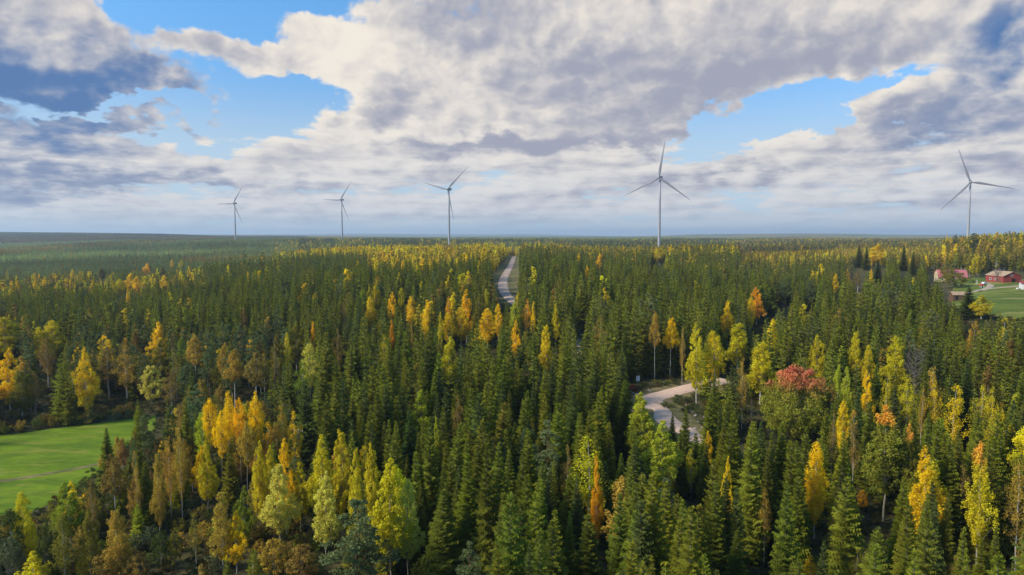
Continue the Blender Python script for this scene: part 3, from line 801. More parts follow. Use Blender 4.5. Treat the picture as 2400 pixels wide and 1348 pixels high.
# ------------------------------------------------------------------ trees one can point at in the photograph
# px, top py, height or ('b', base py), crown width px, shape, colour, lowest visible py, label
HERO = [
 (10,742,19,72,'birch_near','YG',890,'olive yellow birch cut by the left edge, above the pointed golden one'),
 (122,742,19,56,'birch_near','YG',830,'yellow-green topped birch behind a dull brown one, left of the yellow field birch'),
 (90,758,17,34,'birch_near','YG',800,'small yellow-green birch with a bright tip, left of the brown-fronted birch'),
 (108,790,17,44,'birch_sparse','B',905,'dull brown thin birch before the yellow-green topped one on the left'),
 (15,816,19,52,'birch_near','gold',985,'pointed golden birch at the left edge behind the field'),
 (48,858,15,56,'birch_near','olive',1000,'olive green birch right of the pointed golden birch at the left edge'),
 (205,814,('b',992),50,'birch_near','Y',990,'bright yellow birch standing alone at the far edge of the green field'),
 (250,800,18,50,'birch_sparse','B',935,'broad brown birch just right of the bright yellow birch, left half of the pair'),
 (293,806,18,54,'birch_sparse','BO',940,'broad rusty birch with pale stem, right half of the pair beside the bright yellow birch'),
 (368,753,19,42,'birch_near','Y',840,'tall bright yellow birch top above the dull olive crown, left of the forked dead tree'),
 (374,795,17,56,'birch_near','olive',862,'dull olive birch crown just under the tall bright yellow top'),
 (357,856,('b',952),62,'round_near','PG',945,'round pale green tree with light leaves behind the green field'),
 (400,868,13,50,'birch_sparse','B',930,'brown ragged birch beside the round pale green tree'),
 (456,782,19,46,'birch_high','BO',860,'rusty round-topped birch with bare reddish stem, leftmost of the tall rusty birches'),
 (487,796,18,40,'pine_near','pine',880,'grey-green pine between the tall rusty birches'),
 (521,806,18,26,'birch_high','BO',850,'slim rusty birch top between two grey-green pines'),
 (547,818,18,48,'birch_high','BO',925,'broad rusty birch with tall bare stem, middle of the tall rusty birches'),
 (597,826,18,54,'birch_high','B',925,'brown birch on a pale stem, rightmost of the tall rusty birches'),
 (594,784,19,44,'pine_near','pine',860,'grey-green pine behind the rightmost rusty birch'),
 (520,755,18,36,'pine_near','pine',800,'pale grey-green pine standing above the rusty birches'),
 (652,713,19,30,'pine_near','pine',760,'grey-green pine sticking up alone from the dark spruces left of centre'),
 (725,793,18,42,'birch_near','PG',865,'pale green birch with white stem among dark spruces left of centre'),
 (693,753,18,40,'birch_near','olive',800,'yellow-green birch above the pale green one left of centre'),
 (733,751,18,18,'birch_near','O',785,'slim orange birch tip just right of the pale green birch'),
 (672,770,17,18,'birch_near','YG',810,'slim yellow-green birch left of the yellow-green round one'),
 (791,768,17,26,'birch_sparse','B',830,'brown birch between spruces, right of the slim orange tip'),
 (572,716,16,22,'birch_sparse','B',755,'small brown birch alone in the dark spruces at left centre'),
 (298,674,15,11,'birch_near','Y',702,'small golden birch alone below the yellow clump on the left crest'),
 (280,650,16,26,'birch_near','YG',680,'left crown of the yellow clump on the left crest'),
 (305,640,17,30,'birch_near','Y',674,'middle crown of the yellow clump on the left crest'),
 (322,646,16,26,'birch_near','Y',672,'right crown of the yellow clump on the left crest'),
 (384,641,16,20,'birch_near','Y',670,'bright yellow birch right of the yellow clump on the left crest'),
 (380,624,16,18,'birch_near','olive',645,'olive birch just behind the bright yellow one on the left crest'),
 (344,616,16,20,'birch_near','gold',640,'golden birch on the skyline of the left crest above the yellow clump'),
 (170,631,15,14,'birch_near','Y',646,'small bright yellow birch far left on the crest'),
 (237,627,15,24,'birch_near','olive',650,'olive birch on the left crest between the small yellow one and the clump'),
 (157,655,15,16,'birch_sparse','B',672,'small brown birch below the bright yellow one far left on the crest'),
 (403,608,15,10,'birch_near','Y',624,'tiny yellow birch on the crest left of the golden band'),
 (425,610,15,16,'birch_near','YG',626,'yellow-green birch on the crest left of the golden band'),
 (492,930,19,40,'aspen_high','gold',1030,'golden aspen crown, leftmost of the bright golden cluster right of the field'),
 (532,911,21,36,'aspen_high','gold',1040,'tallest golden aspen of the bright cluster right of the field'),
 (560,928,20,34,'aspen_high','gold',1040,'golden aspen between the tallest one and the orange-tipped one of the cluster'),
 (597,914,21,40,'aspen_high','gold',1020,'orange-tipped golden aspen, rightmost of the bright cluster right of the field'),
 (515,960,18,44,'aspen_high','gold',1050,'lower golden aspen in front of the bright cluster, on its left'),
 (575,985,17,44,'aspen_high','BO',1100,'thinning golden aspen with bare stems below the bright cluster'),
 (472,950,16,36,'birch_near','LG',1020,'fresh green birch tucked left of the golden aspen cluster'),
 (662,942,18,34,'birch_sparse','BO',1020,'sparse golden birch with bare twigs, left of the utility pole'),
 (688,958,17,40,'birch_sparse','gold',1020,'sparse golden birch right behind the utility pole'),
 (490,1030,('b',1224),48,'aspen_near','YG',1205,'narrow yellow-green aspen standing in front of the golden cluster'),
 (420,990,18,38,'birch_sparse','BO',1050,'sparse rusty birch with dark leaves, left of the fresh green birch'),
 (403,1022,('b',1222),46,'birch_sparse','BO',1200,'rusty brown birch with bare reddish stem in the lower left'),
 (368,1045,16,34,'birch_near','BO',1130,'golden brown birch left of the rusty one with the reddish stem'),
 (318,1052,15,26,'birch_sparse','BO',1130,'slim orange-brown birch behind the dark spruce in the lower left'),
 (266,1064,14,56,'birch_high','B',1140,'round brown birch top right of the field'),
 (213,1120,12,34,'birch_sparse','B',1190,'small reddish brown birch at the near edge of the field'),
 (342,962,18,56,'pine_near','pine',1050,'blue-green pine overhanging the right end of the field'),
 (398,948,18,60,'pine_near','DG',1010,'dark green pine behind the blue-green one at the end of the field'),
 (215,1090,11,60,'pine_near','DG',1130,'low dark pine at the right edge of the field'),
 (255,1002,('b',1148),52,'spruce_near','spruce',1110,'dark spruce standing at the right edge of the green field'),
 (322,975,18,30,'spruce_near','spruce',1010,'dark narrow spruce behind the blue-green pine'),
 (345,1080,('b',1250),66,'spruce_near','spruce',1240,'large dark spruce among the brown birches in the lower left'),
 (326,1180,('b',1290),40,'spruce_near','G',1270,'small fresh green spruce beside the orange-brown birch in the lower left'),
 (277,1128,8,40,'birch_near','G',1180,'small green birch over the orange-brown birch in the lower left'),
 (270,1178,13,62,'birch_near','BO',1290,'orange-brown birch in the lower left with fine bare stem'),
 (48,1138,12,44,'birch_near','YG',1235,'yellow-green birch at the near edge of the field in the lower left corner'),
 (160,1128,11,70,'birch_near','G',1210,'spreading green birch by the near edge of the field'),
 (145,1200,12,60,'birch_sparse','olive',1340,'olive birch with two pale crooked stems in the lower left corner'),
 (205,1192,12,50,'birch_near','olive',1320,'olive-brown birch right of the one with two pale stems'),
 (20,1180,11,60,'birch_near','DG',1300,'dark green birch at the lower left edge'),
 (72,1288,8,74,'birch_near','YG',1348,'yellow-green birch cut by the bottom edge in the lower left corner'),
 (15,1245,9,70,'round_near','willow',1348,'grey-green willow at the lower left edge'),
 (100,1215,10,46,'round_near','DG',1300,'dark green bushy tree behind the lowest yellow-green birch'),
 (265,1275,7,90,'round_near','B',1348,'brown bushy tree under the orange-brown birch'),
 (322,1280,7,60,'round_near','B',1348,'yellow-brown bushy tree right of the orange-brown birch, cut by the bottom edge'),
 (461,1198,('b',1338),30,'birch_sparse','olive',1320,'thin nearly leafless birch with white stem at the bottom left'),
 (555,1198,('b',1346),52,'birch_near','gold',1330,'small golden birch with white stem alone at the bottom left of the aspens'),
 (378,1232,('b',1336),46,'round_near','DG',1320,'dark green rowan with a few red leaves at the bottom'),
 (412,1236,('b',1336),36,'round_near','olive',1310,'small olive tree right of the dark green rowan'),
 (612,1030,('b',1262),46,'aspen_near','YG',1180,'yellow-green aspen, leftmost of the big aspen group at the bottom'),
 (672,1024,('b',1262),52,'aspen_near','gold',1100,'golden orange aspen top in the big aspen group at the bottom'),
 (637,1040,('b',1250),40,'aspen_near','YG',1110,'yellow-green aspen between the leftmost and the golden orange one'),
 (658,1078,('b',1300),84,'aspen_near','PG',1290,'big pale yellow-green aspen at the front of the aspen group, lit leaf tips'),
 (706,1070,('b',1260),46,'aspen_near','YG',1180,'yellow-green aspen right of the big pale one'),
 (758,1014,('b',1280),66,'aspen_near','YG',1150,'tall yellow-green aspen with rounded top left of the tallest aspen'),
 (803,994,('b',1280),60,'aspen_near','YG',1120,'tallest yellow-green aspen of the bottom group'),
 (838,1040,('b',1300),40,'aspen_near','YG',1120,'slim yellow-green aspen right of the tallest one'),
 (875,1032,('b',1310),50,'aspen_near','YG',1120,'yellow-green aspen with pointed top in the right half of the bottom group'),
 (765,1100,('b',1325),70,'aspen_near','PG',1300,'pale green aspen with spread branches next to the grey-green pine'),
 (915,1068,('b',1380),92,'aspen_near','YG',1260,'big golden-green aspen on two bare stems at the right of the bottom group'),
 (838,1090,('b',1370),46,'aspen_near','YG',1170,'small golden-green aspen pressed against the big one on two stems'),
 (955,1118,('b',1372),74,'aspen_near','PG',1290,'pale leaved aspen at the right end of the bottom group'),
 (830,1158,17,140,'pine_near','pine',1348,'big grey-green pine with orange limbs at the bottom edge'),
 (1098,1268,12,80,'pine_near','pine',1348,'small fresh blue-green pine cut by the bottom edge'),
 (1040,1146,('b',1400),128,'spruce_near','spruce',1348,'large open spruce with long pale bare branches right of the aspens'),
 (1377,1200,('b',1430),96,'spruce_near','spruce',1348,'pale tipped spruce with sweeping branches at bottom centre'),
 (1722,1240,('b',1445),86,'spruce_near','spruce',1348,'light tipped pointed spruce at the bottom edge right of centre'),
 (1002,1292,7,70,'round_near','olive',1348,'olive bush tree between the pine and the open spruce at the bottom'),
 (640,1262,6,80,'round_near','BO',1348,'orange-brown young tree under the aspens, left one'),
 (705,1275,6,80,'round_near','B',1348,'brown young tree under the aspens, right one'),
 (985,905,18,54,'aspen_near','LG',965,'fresh light green aspen alone in the spruces left of centre'),
 (1022,965,17,22,'aspen_near','LG',1000,'slim light green aspen just right of the fresh light green one'),
 (1072,922,17,40,'birch_sparse','B',975,'brown birch top in the spruces right of the fresh light green aspen'),
 (1052,788,18,48,'birch_near','YG',850,'broad yellow-green birch alone at the centre below the golden row'),
 (882,668,17,30,'birch_near','YG',700,'yellow-green birch at the left end of the golden row, the rear one'),
 (867,688,17,28,'birch_near','Y',735,'yellow birch at the left end of the golden row, the front one'),
 (917,684,17,26,'birch_near','gold',722,'glowing orange-gold birch with white stem in the golden row'),
 (940,673,17,24,'birch_near','YG',715,'yellow-green birch with an orange tip in the golden row'),
 (963,687,17,28,'birch_near','Y',730,'deep yellow birch in the golden row, right of the orange-tipped one'),
 (970,665,17,18,'birch_near','G',690,'green birch behind the deep yellow one of the golden row'),
 (1000,713,17,26,'birch_near','Y',760,'narrow bright yellow birch with a step in its crown near the centre'),
 (918,748,15,16,'birch_near','O',790,'small orange-brown birch below the glowing orange-gold one'),
 (965,756,15,12,'birch_sparse','BO',785,'small reddish birch below the deep yellow one'),
 (1053,694,17,20,'birch_sparse','O',730,'rusty orange birch above the golden orange one at centre'),
 (1050,724,16,30,'birch_near','gold',765,'golden orange birch left of the broad yellow-green one at centre'),
 (1033,730,16,16,'birch_near','YG',775,'slim green birch pressed left of the golden orange one at centre'),
 (1080,711,17,38,'birch_near','Y',775,'broad yellow birch at centre between the golden orange one and the long one'),
 (1140,670,17,20,'birch_near','YG',708,'slim yellow-green birch top just left of the gravel road'),
 (1120,690,17,30,'birch_near','olive',740,'yellow-olive birch between the slim one and the broad yellow ones'),
 (1143,714,17,44,'birch_near','Y',775,'broad sunny yellow birch below the slim one near the road'),
 (1168,703,17,20,'birch_near','gold',740,'golden birch top right of the broad sunny yellow one'),
 (1205,702,17,32,'birch_near','LG',745,'light green birch just below the end of the visible road'),
 (1208,748,16,26,'birch_near','gold',785,'orange-gold birch under the light green one'),
 (1234,701,17,24,'birch_sparse','O',765,'orange birch with white stem right of the light green one'),
 (1250,704,17,14,'birch_near','Y',740,'slim yellow birch beside the orange one with white stem'),
 (1279,760,18,34,'birch_near','Y',830,'bright yellow pointed birch right of centre among spruces'),
 (1303,709,17,24,'birch_near','YG',770,'pale yellow birch with white stem beside the clearing'),
 (805,708,16,18,'birch_sparse','B',740,'small brown birch left of the golden row'),
 (1330,1040,17,34,'birch_sparse','B',1090,'leafless-looking brown birch top in the middle of the lower spruces'),
 (1400,1062,17,30,'birch_near','O',1165,'narrow orange birch squeezed between spruces at lower centre'),
 (1500,915,('b',1110),76,'aspen_near','LG',1010,'bright green aspen with yellow tip left of the road junction'),
 (1550,982,('b',1190),92,'aspen_near','LG',1100,'big bright green aspen in front of the road junction'),
 (1534,728,('b',892),26,'birch_high','BO',810,'slender orange birch on a long white stem behind the road sign'),
 (1570,744,('b',888),36,'birch_high','gold',812,'sparse golden birch on a white stem behind the junction'),
 (1598,762,('b',905),16,'birch_sparse','BO',820,'thin rusty birch left of the tall yellow one at the side road'),
 (1632,758,('b',948),46,'birch_near','YG',905,'tall yellow birch with two white stems at the side road'),
 (1674,773,('b',946),52,'birch_high','YG',865,'yellow-green birch on a bright white stem right of the side road'),
 (1706,703,18,34,'birch_near','Y',768,'clear yellow birch high above the side road'),
 (1730,755,17,58,'birch_near','YG',830,'broad yellow-green birch under the clear yellow one'),
 (1776,672,18,36,'birch_near','O',765,'tall deep orange birch right of centre'),
 (1797,660,18,36,'birch_near','G',740,'green birch just behind the tall deep orange one'),
 (1760,688,18,22,'birch_near','Y',730,'yellow side crown left of the tall deep orange birch'),
 (1785,799,18,66,'birch_near','YG',875,'wide yellow-green birch above the red-topped maple'),
 (1738,838,('b',1012),34,'birch_sparse','BO',1000,'rusty thin birch pair with bare pale stems left of the maple'),
 (1462,888,('b',1060),52,'spruce_near','spruce',1000,'dark spruce left of the bright green aspen at the junction'),
 (1490,922,('b',1078),50,'spruce_near','spruce',1000,'dark spruce pressed against the bright green aspen, below the red shrub'),
 (1574,964,('b',1105),36,'spruce_near','spruce',1040,'dark narrow spruce at the right edge of the road below the junction'),
 (1604,948,('b',1120),44,'spruce_near','spruce',1050,'dark spruce in front of the brown bank below the side road'),
 (1592,1004,('b',1165),52,'spruce_near','spruce',1100,'broad dark spruce right of the big bright green aspen'),
 (1628,1012,('b',1160),46,'spruce_near','spruce',1090,'dark spruce hiding the end of the gravel road below the bank'),
 (1652,1036,('b',1180),46,'spruce_near','spruce',1110,'dark spruce left of the small golden birch top'),
 (1860,856,('b',1040),150,'maple','MG',990,'broad maple turning red on top'),
 (1850,792,17,24,'birch_near','olive',850,'small olive birch behind the red-topped maple'),
 (1918,784,18,42,'birch_near','YG',840,'yellow-green pointed birch right above the maple'),
 (2007,774,18,38,'birch_near','YG',850,'yellow-green birch, left of the pair with the slimmer one'),
 (2037,798,17,28,'birch_near','YG',850,'slimmer yellow-green birch right of its taller neighbour'),
 (2103,786,19,58,'birch_near','YG',880,'large yellow-green birch left of the bare grey tree'),
 (1966,853,18,30,'birch_near','LG',925,'light green narrow birch, left of the narrow pair'),
 (1987,857,18,28,'birch_near','LG',925,'light green narrow birch, right of the narrow pair'),
 (2036,867,17,36,'birch_near','gold',930,'golden orange birch right of the narrow green pair'),
 (1978,924,16,34,'birch_near','Y',985,'yellow birch under the narrow green pair'),
 (2080,868,17,38,'birch_sparse','YG',935,'loose yellow-green birch right of the golden orange one'),
 (2130,878,17,56,'birch_sparse','YG',940,'broad loose yellow-green birch in front of the bare grey tree'),
 (2163,905,16,20,'birch_sparse','BO',950,'small brown birch right of the broad loose one'),
 (2195,893,17,40,'birch_sparse','Y',945,'loose yellow birch right of the bare grey tree'),
 (2238,898,18,58,'birch_sparse','Y',1000,'tall loose yellow birch in the middle of the right spruce slope'),
 (2302,902,17,46,'birch_sparse','YG',950,'loose yellow birch near the right edge, left one of two'),
 (2330,906,17,32,'birch_sparse','YG',948,'loose yellow birch near the right edge, right one of two'),
 (2352,912,15,22,'birch_sparse','BO',970,'small rusty birch near the right edge beside the loose yellow pair'),
 (2005,958,17,34,'birch_sparse','B',1060,'dull brown birch left of the aspen with the orange top'),
 (1953,962,16,22,'birch_sparse','B',1020,'thin brown birch further left of the dull brown one'),
 (2070,946,('b',1222),104,'aspen_near','MG',1150,'tall green aspen with an orange-red top and grey stem'),
 (2122,988,('b',1226),44,'aspen_near','olive',1090,'olive-orange aspen right behind the one with the orange-red top'),
 (1916,1016,18,54,'birch_near','gold',1130,'rich golden birch wider at the top, among dark spruces'),
 (2288,1032,('b',1340),62,'birch_near','YG',1250,'tall birch with orange top and yellow-green skirt in the lower right'),
 (2248,1086,('b',1262),44,'birch_sparse','B',1200,'brown birch on two thin white stems in the lower right'),
 (2378,1082,('b',1345),66,'birch_sparse','BO',1260,'orange-brown birch with forked white stem at the lower right edge'),
 (1790,1144,('b',1330),34,'birch_sparse','BO',1300,'withered orange-brown birch between spruces at the bottom right'),
 (1705,1068,16,30,'birch_near','gold',1110,'small golden birch top among the lower spruces below the embankment'),
 (1661,1008,10,24,'birch_near','gold',1060,'small golden birch at the end of the embankment'),
 (1622,1050,10,34,'birch_sparse','YG',1085,'small loose yellow tree below the gravel road'),
 (1899,1300,('b',1420),40,'birch_sparse','gold',1348,'small golden brown birch at the bottom edge right of centre'),
 (2236,1302,('b',1420),52,'birch_sparse','BO',1348,'small brown birch at the bottom edge in the lower right'),
 (2002,1283,('b',1420),44,'birch_sparse','olive',1348,'thin leaved brownish birch at the bottom edge, right of the golden brown one'),
 (2020,1148,('b',1200),30,'round_near','O',1190,'low orange bush tree in the dark gap under the tall aspen'),
 (1958,640,16,17,'birch_near','Y',672,'small yellow birch left of the tiny white-gabled cabin'),
 (1988,628,16,14,'birch_near','BO',648,'small rusty birch just above the tiny white-gabled cabin'),
 (2012,634,14,24,'birch_sparse','B',665,'small brown birch right of the tiny white-gabled cabin'),
 (2042,630,14,12,'birch_near','Y',650,'small yellow birch before the tall dark spruces'),
 (2057,572,21,40,'birch_near','Y',625,'tall broad yellow birch behind the dark conifers at the upper right'),
 (2014,573,21,28,'spruce_near','spruce',630,'tall dark spruce left of the broad yellow birch at the upper right'),
 (2032,576,21,22,'spruce_near','spruce',630,'dark spruce pressed between its taller twin and the broad yellow birch'),
 (2119,576,21,24,'spruce_near','spruce',640,'tall dark spruce right of the broad yellow birch'),
 (2141,590,19,20,'spruce_near','spruce',640,'dark spruce second to the right of the broad yellow birch'),
 (2058,607,18,26,'spruce_near','DG',650,'rounded dark conifer in front of the broad yellow birch'),
 (1545,578,20,32,'birch_near','YG',612,'yellow birch on the skyline below the tallest turbine'),
 (1530,588,18,16,'spruce_near','spruce',615,'dark narrow spruce on the skyline below the tallest turbine'),
 (1405,594,17,20,'birch_near','gold',615,'golden birch on the skyline right of the gravel road'),
 (1376,621,15,11,'birch_near','gold',640,'tiny golden birch in the dark spruces right of the gravel road'),
 (2303,690,11,46,'birch_near','YG',742,'round yellow tree in front of the farm meadow'),
 (2272,672,14,50,'spruce_near','DG',735,'dark conifer left of the round yellow tree by the meadow'),
 (2238,634,11,64,'round_near','olive',690,'dense olive green garden tree in front of the pink-roofed house'),
 (2222,618,12,34,'round_near','olive',640,'taller olive tree standing between the two red roofs'),
 (1838,650,17,34,'pine_near','pine',715,'blue-green pine in the spruces right of centre'),
 (1898,660,16,34,'pine_near','pine',700,'pale blue-green pine right of the other blue-green pine'),
 (2283,545,22,26,'pine_near','pine',575,'flat-topped pine silhouette beside the rightmost turbine tower'),
 (2240,549,21,18,'pine_near','pine',570,'small flat-topped pine silhouette left of the rightmost turbine tower'),
]
COLN = CO
placed = []      # x, y, H, halfwidth m  of every tree already standing
RECT = []        # photo rectangle a hero keeps free: x0, x1, y0, y1, depth

# maple: red only on its top leaves
def topred_mat(name, lo, hi, red):
    m, gg = new_mat(name)
    tint = gg.n('ShaderNodeObjectInfo').outputs['Color']
    va = gg.n('ShaderNodeAttribute', attribute_type='GEOMETRY', attribute_name='var').outputs['Fac']
    ob = gg.n('ShaderNodeTexCoord').outputs['Object']
    z = gg.sep(ob)[2]
    f = gg.rng(gg.m('ADD', z, gg.m('MULTIPLY', gg.m('SUBTRACT', gg.noise(ob, .5, 3), .5), 7.0)), lo, hi)
    c = gg.mix(f, tint, red)
    hs = gg.n('ShaderNodeHueSaturation')
    gg.put(hs.inputs['Hue'], gg.m('MULTIPLY_ADD', va, 0.026, 0.487)); gg.put(hs.inputs['Value'], gg.m('MULTIPLY_ADD', va, 0.50, 0.78)); gg.put(hs.inputs['Color'], c)
    d = gg.n('ShaderNodeBsdfDiffuse'); gg.put(d.inputs[0], hs.outputs[0])
    t = gg.n('ShaderNodeBsdfTranslucent'); gg.put(t.inputs[0], hs.outputs[0])
    mx = gg.n('ShaderNodeMixShader'); mx.inputs[0].default_value = .38
    gg.t.links.new(d.outputs[0], mx.inputs[1]); gg.t.links.new(t.outputs[0], mx.inputs[2])
    return finish(m, gg, mx.outputs[0])
M['maple_top'] = topred_mat('maple_leaves_red_top', 8.5, 13.5, (.74, .25, .11, 1))
M['aspen_top'] = topred_mat('aspen_leaves_orange_top', 16.0, 18.0, (.88, .47, .06, 1))

GROUPS = {'birch': 'birches in autumn colours among the spruces', 'aspen': 'aspens in autumn leaf', 'pine': 'pines among the spruces',
          'spruce': 'spruces of the dense forest', 'round': 'small leafy trees', 'maple': None}
for (px, top, spec, wpx, key, col, vis, label) in HERO:
    if isinstance(spec, tuple):
        hp = hit(px, spec[1])
        x, y, z = hp
        d = ray(px, top); zt = EYE + y / d[1] * d[2]
        H = max(zt - z, 3.0)
    else:
        H = spec
        hp = hit(px, top, H)
        x, y, z = hp
        d = ray(px, top)
        H = max(H, EYE + y / d[1] * d[2] - Z1(x, y)) if H > 20.5 else H
    z = Z1(x, y) - 0.1
    Wd = wpx * y / FPX * (.97 if 'aspen' in key else .95 if 'birch' in key else 1.0)
    c = CO[col]
    j = rng.normal(1, .025, 3)
    mat = M['maple_top'] if key == 'maple' else (M['aspen_top'] if 'orange-red top' in label or 'orange top' in label else None)
    plant_tree(key, x, y, z, H, Wd, tuple(c * j), label, GROUPS[key.split('_')[0]], mat=mat)
    placed.append((x, y, H, Wd / 2))
    RECT.append((px - wpx * .42, px + wpx * .42, top, vis, y))

# dead and bare trees
def bare(name, px, top, base, wpx, conifer, label, seed, bark='bark_dead', cb=.25, n=60):
    x, y, z = hit(px, base) if base > 0 else hit(px, top, -base)
    d = ray(px, top); H = EYE + y / d[1] * d[2] - z
    (tv, tf), (bv, bf) = bare_shape(seed, H, wpx * y / FPX / 2, n=n, cb=cb, conifer=conifer)
    root = empty(name, (x, y, z)); tag(root, label, 'dead tree' if conifer or name == 'dead_tree' else 'tree', None)
    link('trunk', make_mesh('trunk', tv, tf, [M[bark]], smooth=True), root)
    link('crown', make_mesh('crown', bv, bf, [M[bark]]), root)
    placed.append((x, y, H, wpx * y / FPX / 4)); RECT.append((px - wpx * .3, px + wpx * .3, top, top + .55 * ((base if base > 0 else top + 120) - top), y))
bare('dead_tree', 646, 775, 950, 22, True, 'dead grey spruce with bare short branches above the utility pole', 1, cb=.15)
bare('dead_tree', 405, 818, -17, 34, False, 'forked bare dead tree right of the round pale green tree', 2, n=14, cb=.5)
bare('bare_tree', 2147, 818, -18, 46, False, 'leafless grey tree with fine branches on the right spruce slope', 3, n=90, cb=.3)
bare('bare_tree', 2337, 636, 672, 30, False, 'leafless garden tree in front of the red barn', 5, n=60, cb=.35)
bare('dead_tree', 1760, 930, 1030, 18, True, 'brown dead young spruce left of the red-topped maple', 6, n=70, cb=.1)

# ------------------------------------------------------------------ the rest of the forest
def inpoly(px, py, poly):
    poly = np.array(poly, dtype=float); x, y = np.asarray(px), np.asarray(py)
    c = np.zeros(x.shape, bool); j = len(poly) - 1
    for i in range(len(poly)):
        xi, yi, xj, yj = *poly[i], *poly[j]
        c ^= ((yi > y) != (yj > y)) & (x < (xj - xi) * (y - yi) / ((yj - yi) + 1e-12) + xi)
        j = i
    return c

CLEAR = [   # parts of the photograph where ground shows; nothing nearer may stand in front
 [(1207, 606), (1190, 625), (1165, 655), (1160, 676), (1178, 690), (1196, 690), (1203, 650), (1212, 608)],
 [(1200, 640), (1213, 640), (1212, 680), (1198, 690), (1190, 688)],
 [(1513, 922), (1560, 912), (1600, 902), (1622, 902), (1622, 926), (1580, 938), (1572, 960), (1578, 985), (1545, 992), (1535, 960), (1520, 940)],
 [(1482, 872), (1560, 885), (1600, 902), (1520, 922), (1478, 912)],
 [(1608, 950), (1625, 958), (1656, 990), (1656, 1022), (1636, 1008), (1608, 980)],
 [(-80, 1036), (0, 1028), (150, 1008), (306, 986), (306, 1000), (240, 1045), (225, 1085), (180, 1105), (110, 1170), (60, 1190), (-80, 1200)],
 [(2285, 652), (2480, 652), (2480, 735), (2400, 735), (2345, 728), (2330, 700), (2300, 690)],
 [(2256, 655), (2290, 652), (2300, 686), (2285, 690), (2256, 672)],
 [(2174, 628), (2264, 628), (2264, 646), (2245, 646), (2205, 650), (2196, 655), (2174, 648)],
 [(1342, 757), (1360, 760), (1374, 782), (1362, 786)],
 [(1988, 636), (2006, 636), (2006, 650), (1988, 650)],
 [(700, 1002), (718, 1002), (716, 1070), (704, 1070)],
 [(2302, 630), (2400, 630), (2400, 668), (2302, 668)],
]

def seg_dist(x, y, P):
    P = np.array(P); best = np.full(x.shape, 1e9)
    for a, b in zip(P[:-1], P[1:]):
        ab = b - a; t = np.clip(((x - a[0]) * ab[0] + (y - a[1]) * ab[1]) / (ab @ ab), 0, 1)
        best = np.minimum(best, np.hypot(x - a[0] - t * ab[0], y - a[1] - t * ab[1]))
    return best

field_poly = np.vstack([fL, fR[::-1]]); meadow_poly = np.vstack([mL, mR[::-1]])
RT = 0.86
def candidates(y0, y1, s, seed):
    r = np.random.default_rng(seed); out = []
    ys = np.arange(y0, y1, s * .9)
    for i, y in enumerate(ys):
        w = RT * y + 6
        xs = np.arange(-w, w, s) + (i % 2) * s / 2
        out.append(np.column_stack([xs + r.uniform(-.38, .38, len(xs)) * s, y + r.uniform(-.38, .38, len(xs)) * s]))
    return np.vstack(out)

PT = []
for (y0, y1, s, sd_) in ((58, 180, 4.1, 1), (180, 380, 4.4, 2), (380, 700, 4.7, 3), (700, 1000, 5.0, 4), (1000, 1600, 7.0, 5), (1600, 2700, 10.5, 6)):
    PT.append(candidates(y0, y1, s, sd_))
PT = np.vstack(PT)
x, y = PT[:, 0], PT[:, 1]; z = Z(x, y)
gpx, gpy, dep = proj(x, y, z)
n = len(x)
rv = np.random.default_rng(9)
u1, u2, u3, u4 = rv.uniform(size=(4, n))
# --- what grows where (regions follow the ground seen in the photograph)
H = np.clip(rv.normal(17.8, 2.7, n), 10.5, 23)
H = H * (0.9 + .2 * vnoise(x, y, 45, 11))
kind = np.zeros(n, int)                   # 0 spruce, 1 birch, 2 pine
tt = x / y
pxm = gpx
pb = np.full(n, .025); pp = np.full(n, .02)
clus = vnoise(x, y, 38, 12)
def region(mask, b, p=None, h=None):
    pb[mask] = b[mask] if isinstance(b, np.ndarray) else b
    if p is not None: pp[mask] = p
    if h is not None: H[mask] *= h
far_valley = (pxm < 640) & (y > 640 - np.clip(pxm, 0, 640) * .05) & (y < 2700)
region(far_valley, .05, .55, .72)
ob_ = far_valley & (pxm < 420) & (np.abs(y - (1500 + pxm * 1.6)) < 130 + 160 * vnoise(x, y, 90, 5))
region(ob_, .6)
region((pxm >= 640) & (y > 1000) & (pxm < 1750), .10, .30, .8)
region((pxm > 420) & (pxm < 1215) & (y > 560) & (y < 1050) & (pxm > 1000 - (y - 560) * 1.6), np.clip(.25 + .9 * clus, .2, .95), .02, .95)
region((pxm > 860) & (pxm < 1190) & (y > 440) & (y < 620), np.clip(.95 * clus - .1, .05, .7), .02, .9)
region((pxm >= 1215) & (pxm < 1760) & (y > 640) & (y < 1300), np.clip(.9 * clus, .15, .75), .05, .95)
young = (pxm >= 1730) & (pxm < 2210) & (y > 560) & (y < 1100)
region(young, np.clip(.78 + .35 * clus, 0, .97), .01, .52)
region((pxm >= 1700) & (y >= 1100), .35, .2, .85)
region((pxm >= 2150) & (y > 455) & (y < 1100), np.clip(.45 + .6 * (clus - .3), .25, .85), .03, .88)
region((pxm < 480) & (y > 400) & (y < 640), np.clip(.5 * clus, .02, .3), .03, .85)
region((pxm > 840) & (pxm < 1330) & (y > 235) & (y < 340), .10, .02)
region((pxm < 640) & (y > 183) & (y < 250), .36, .34, .85)
region((pxm < 330) & (y >= 250) & (y < 300), .12, .10)
region((pxm < 700) & (y < 172), .40, .10, .72)
region((pxm < 420) & (y < 150), .55, .10, .62)
region((pxm >= 700) & (pxm < 960) & (y < 120), .25, .08, .75)
region((pxm > 1650) & (y < 230) & (y > 120), .07, .02)
region((pxm > 1900) & (y < 140), .09, .02)
kind[u1 < pb] = 1
kind[(u1 >= pb) & (u1 < pb + pp)] = 2
H = np.where(kind == 1, H * .97, H)
W = np.where(kind == 0, H * rv.uniform(.105, .175, n) * 2, np.where(kind == 1, H * rv.uniform(.12, .17, n) * 2, H * rv.uniform(.12, .16, n) * 2))
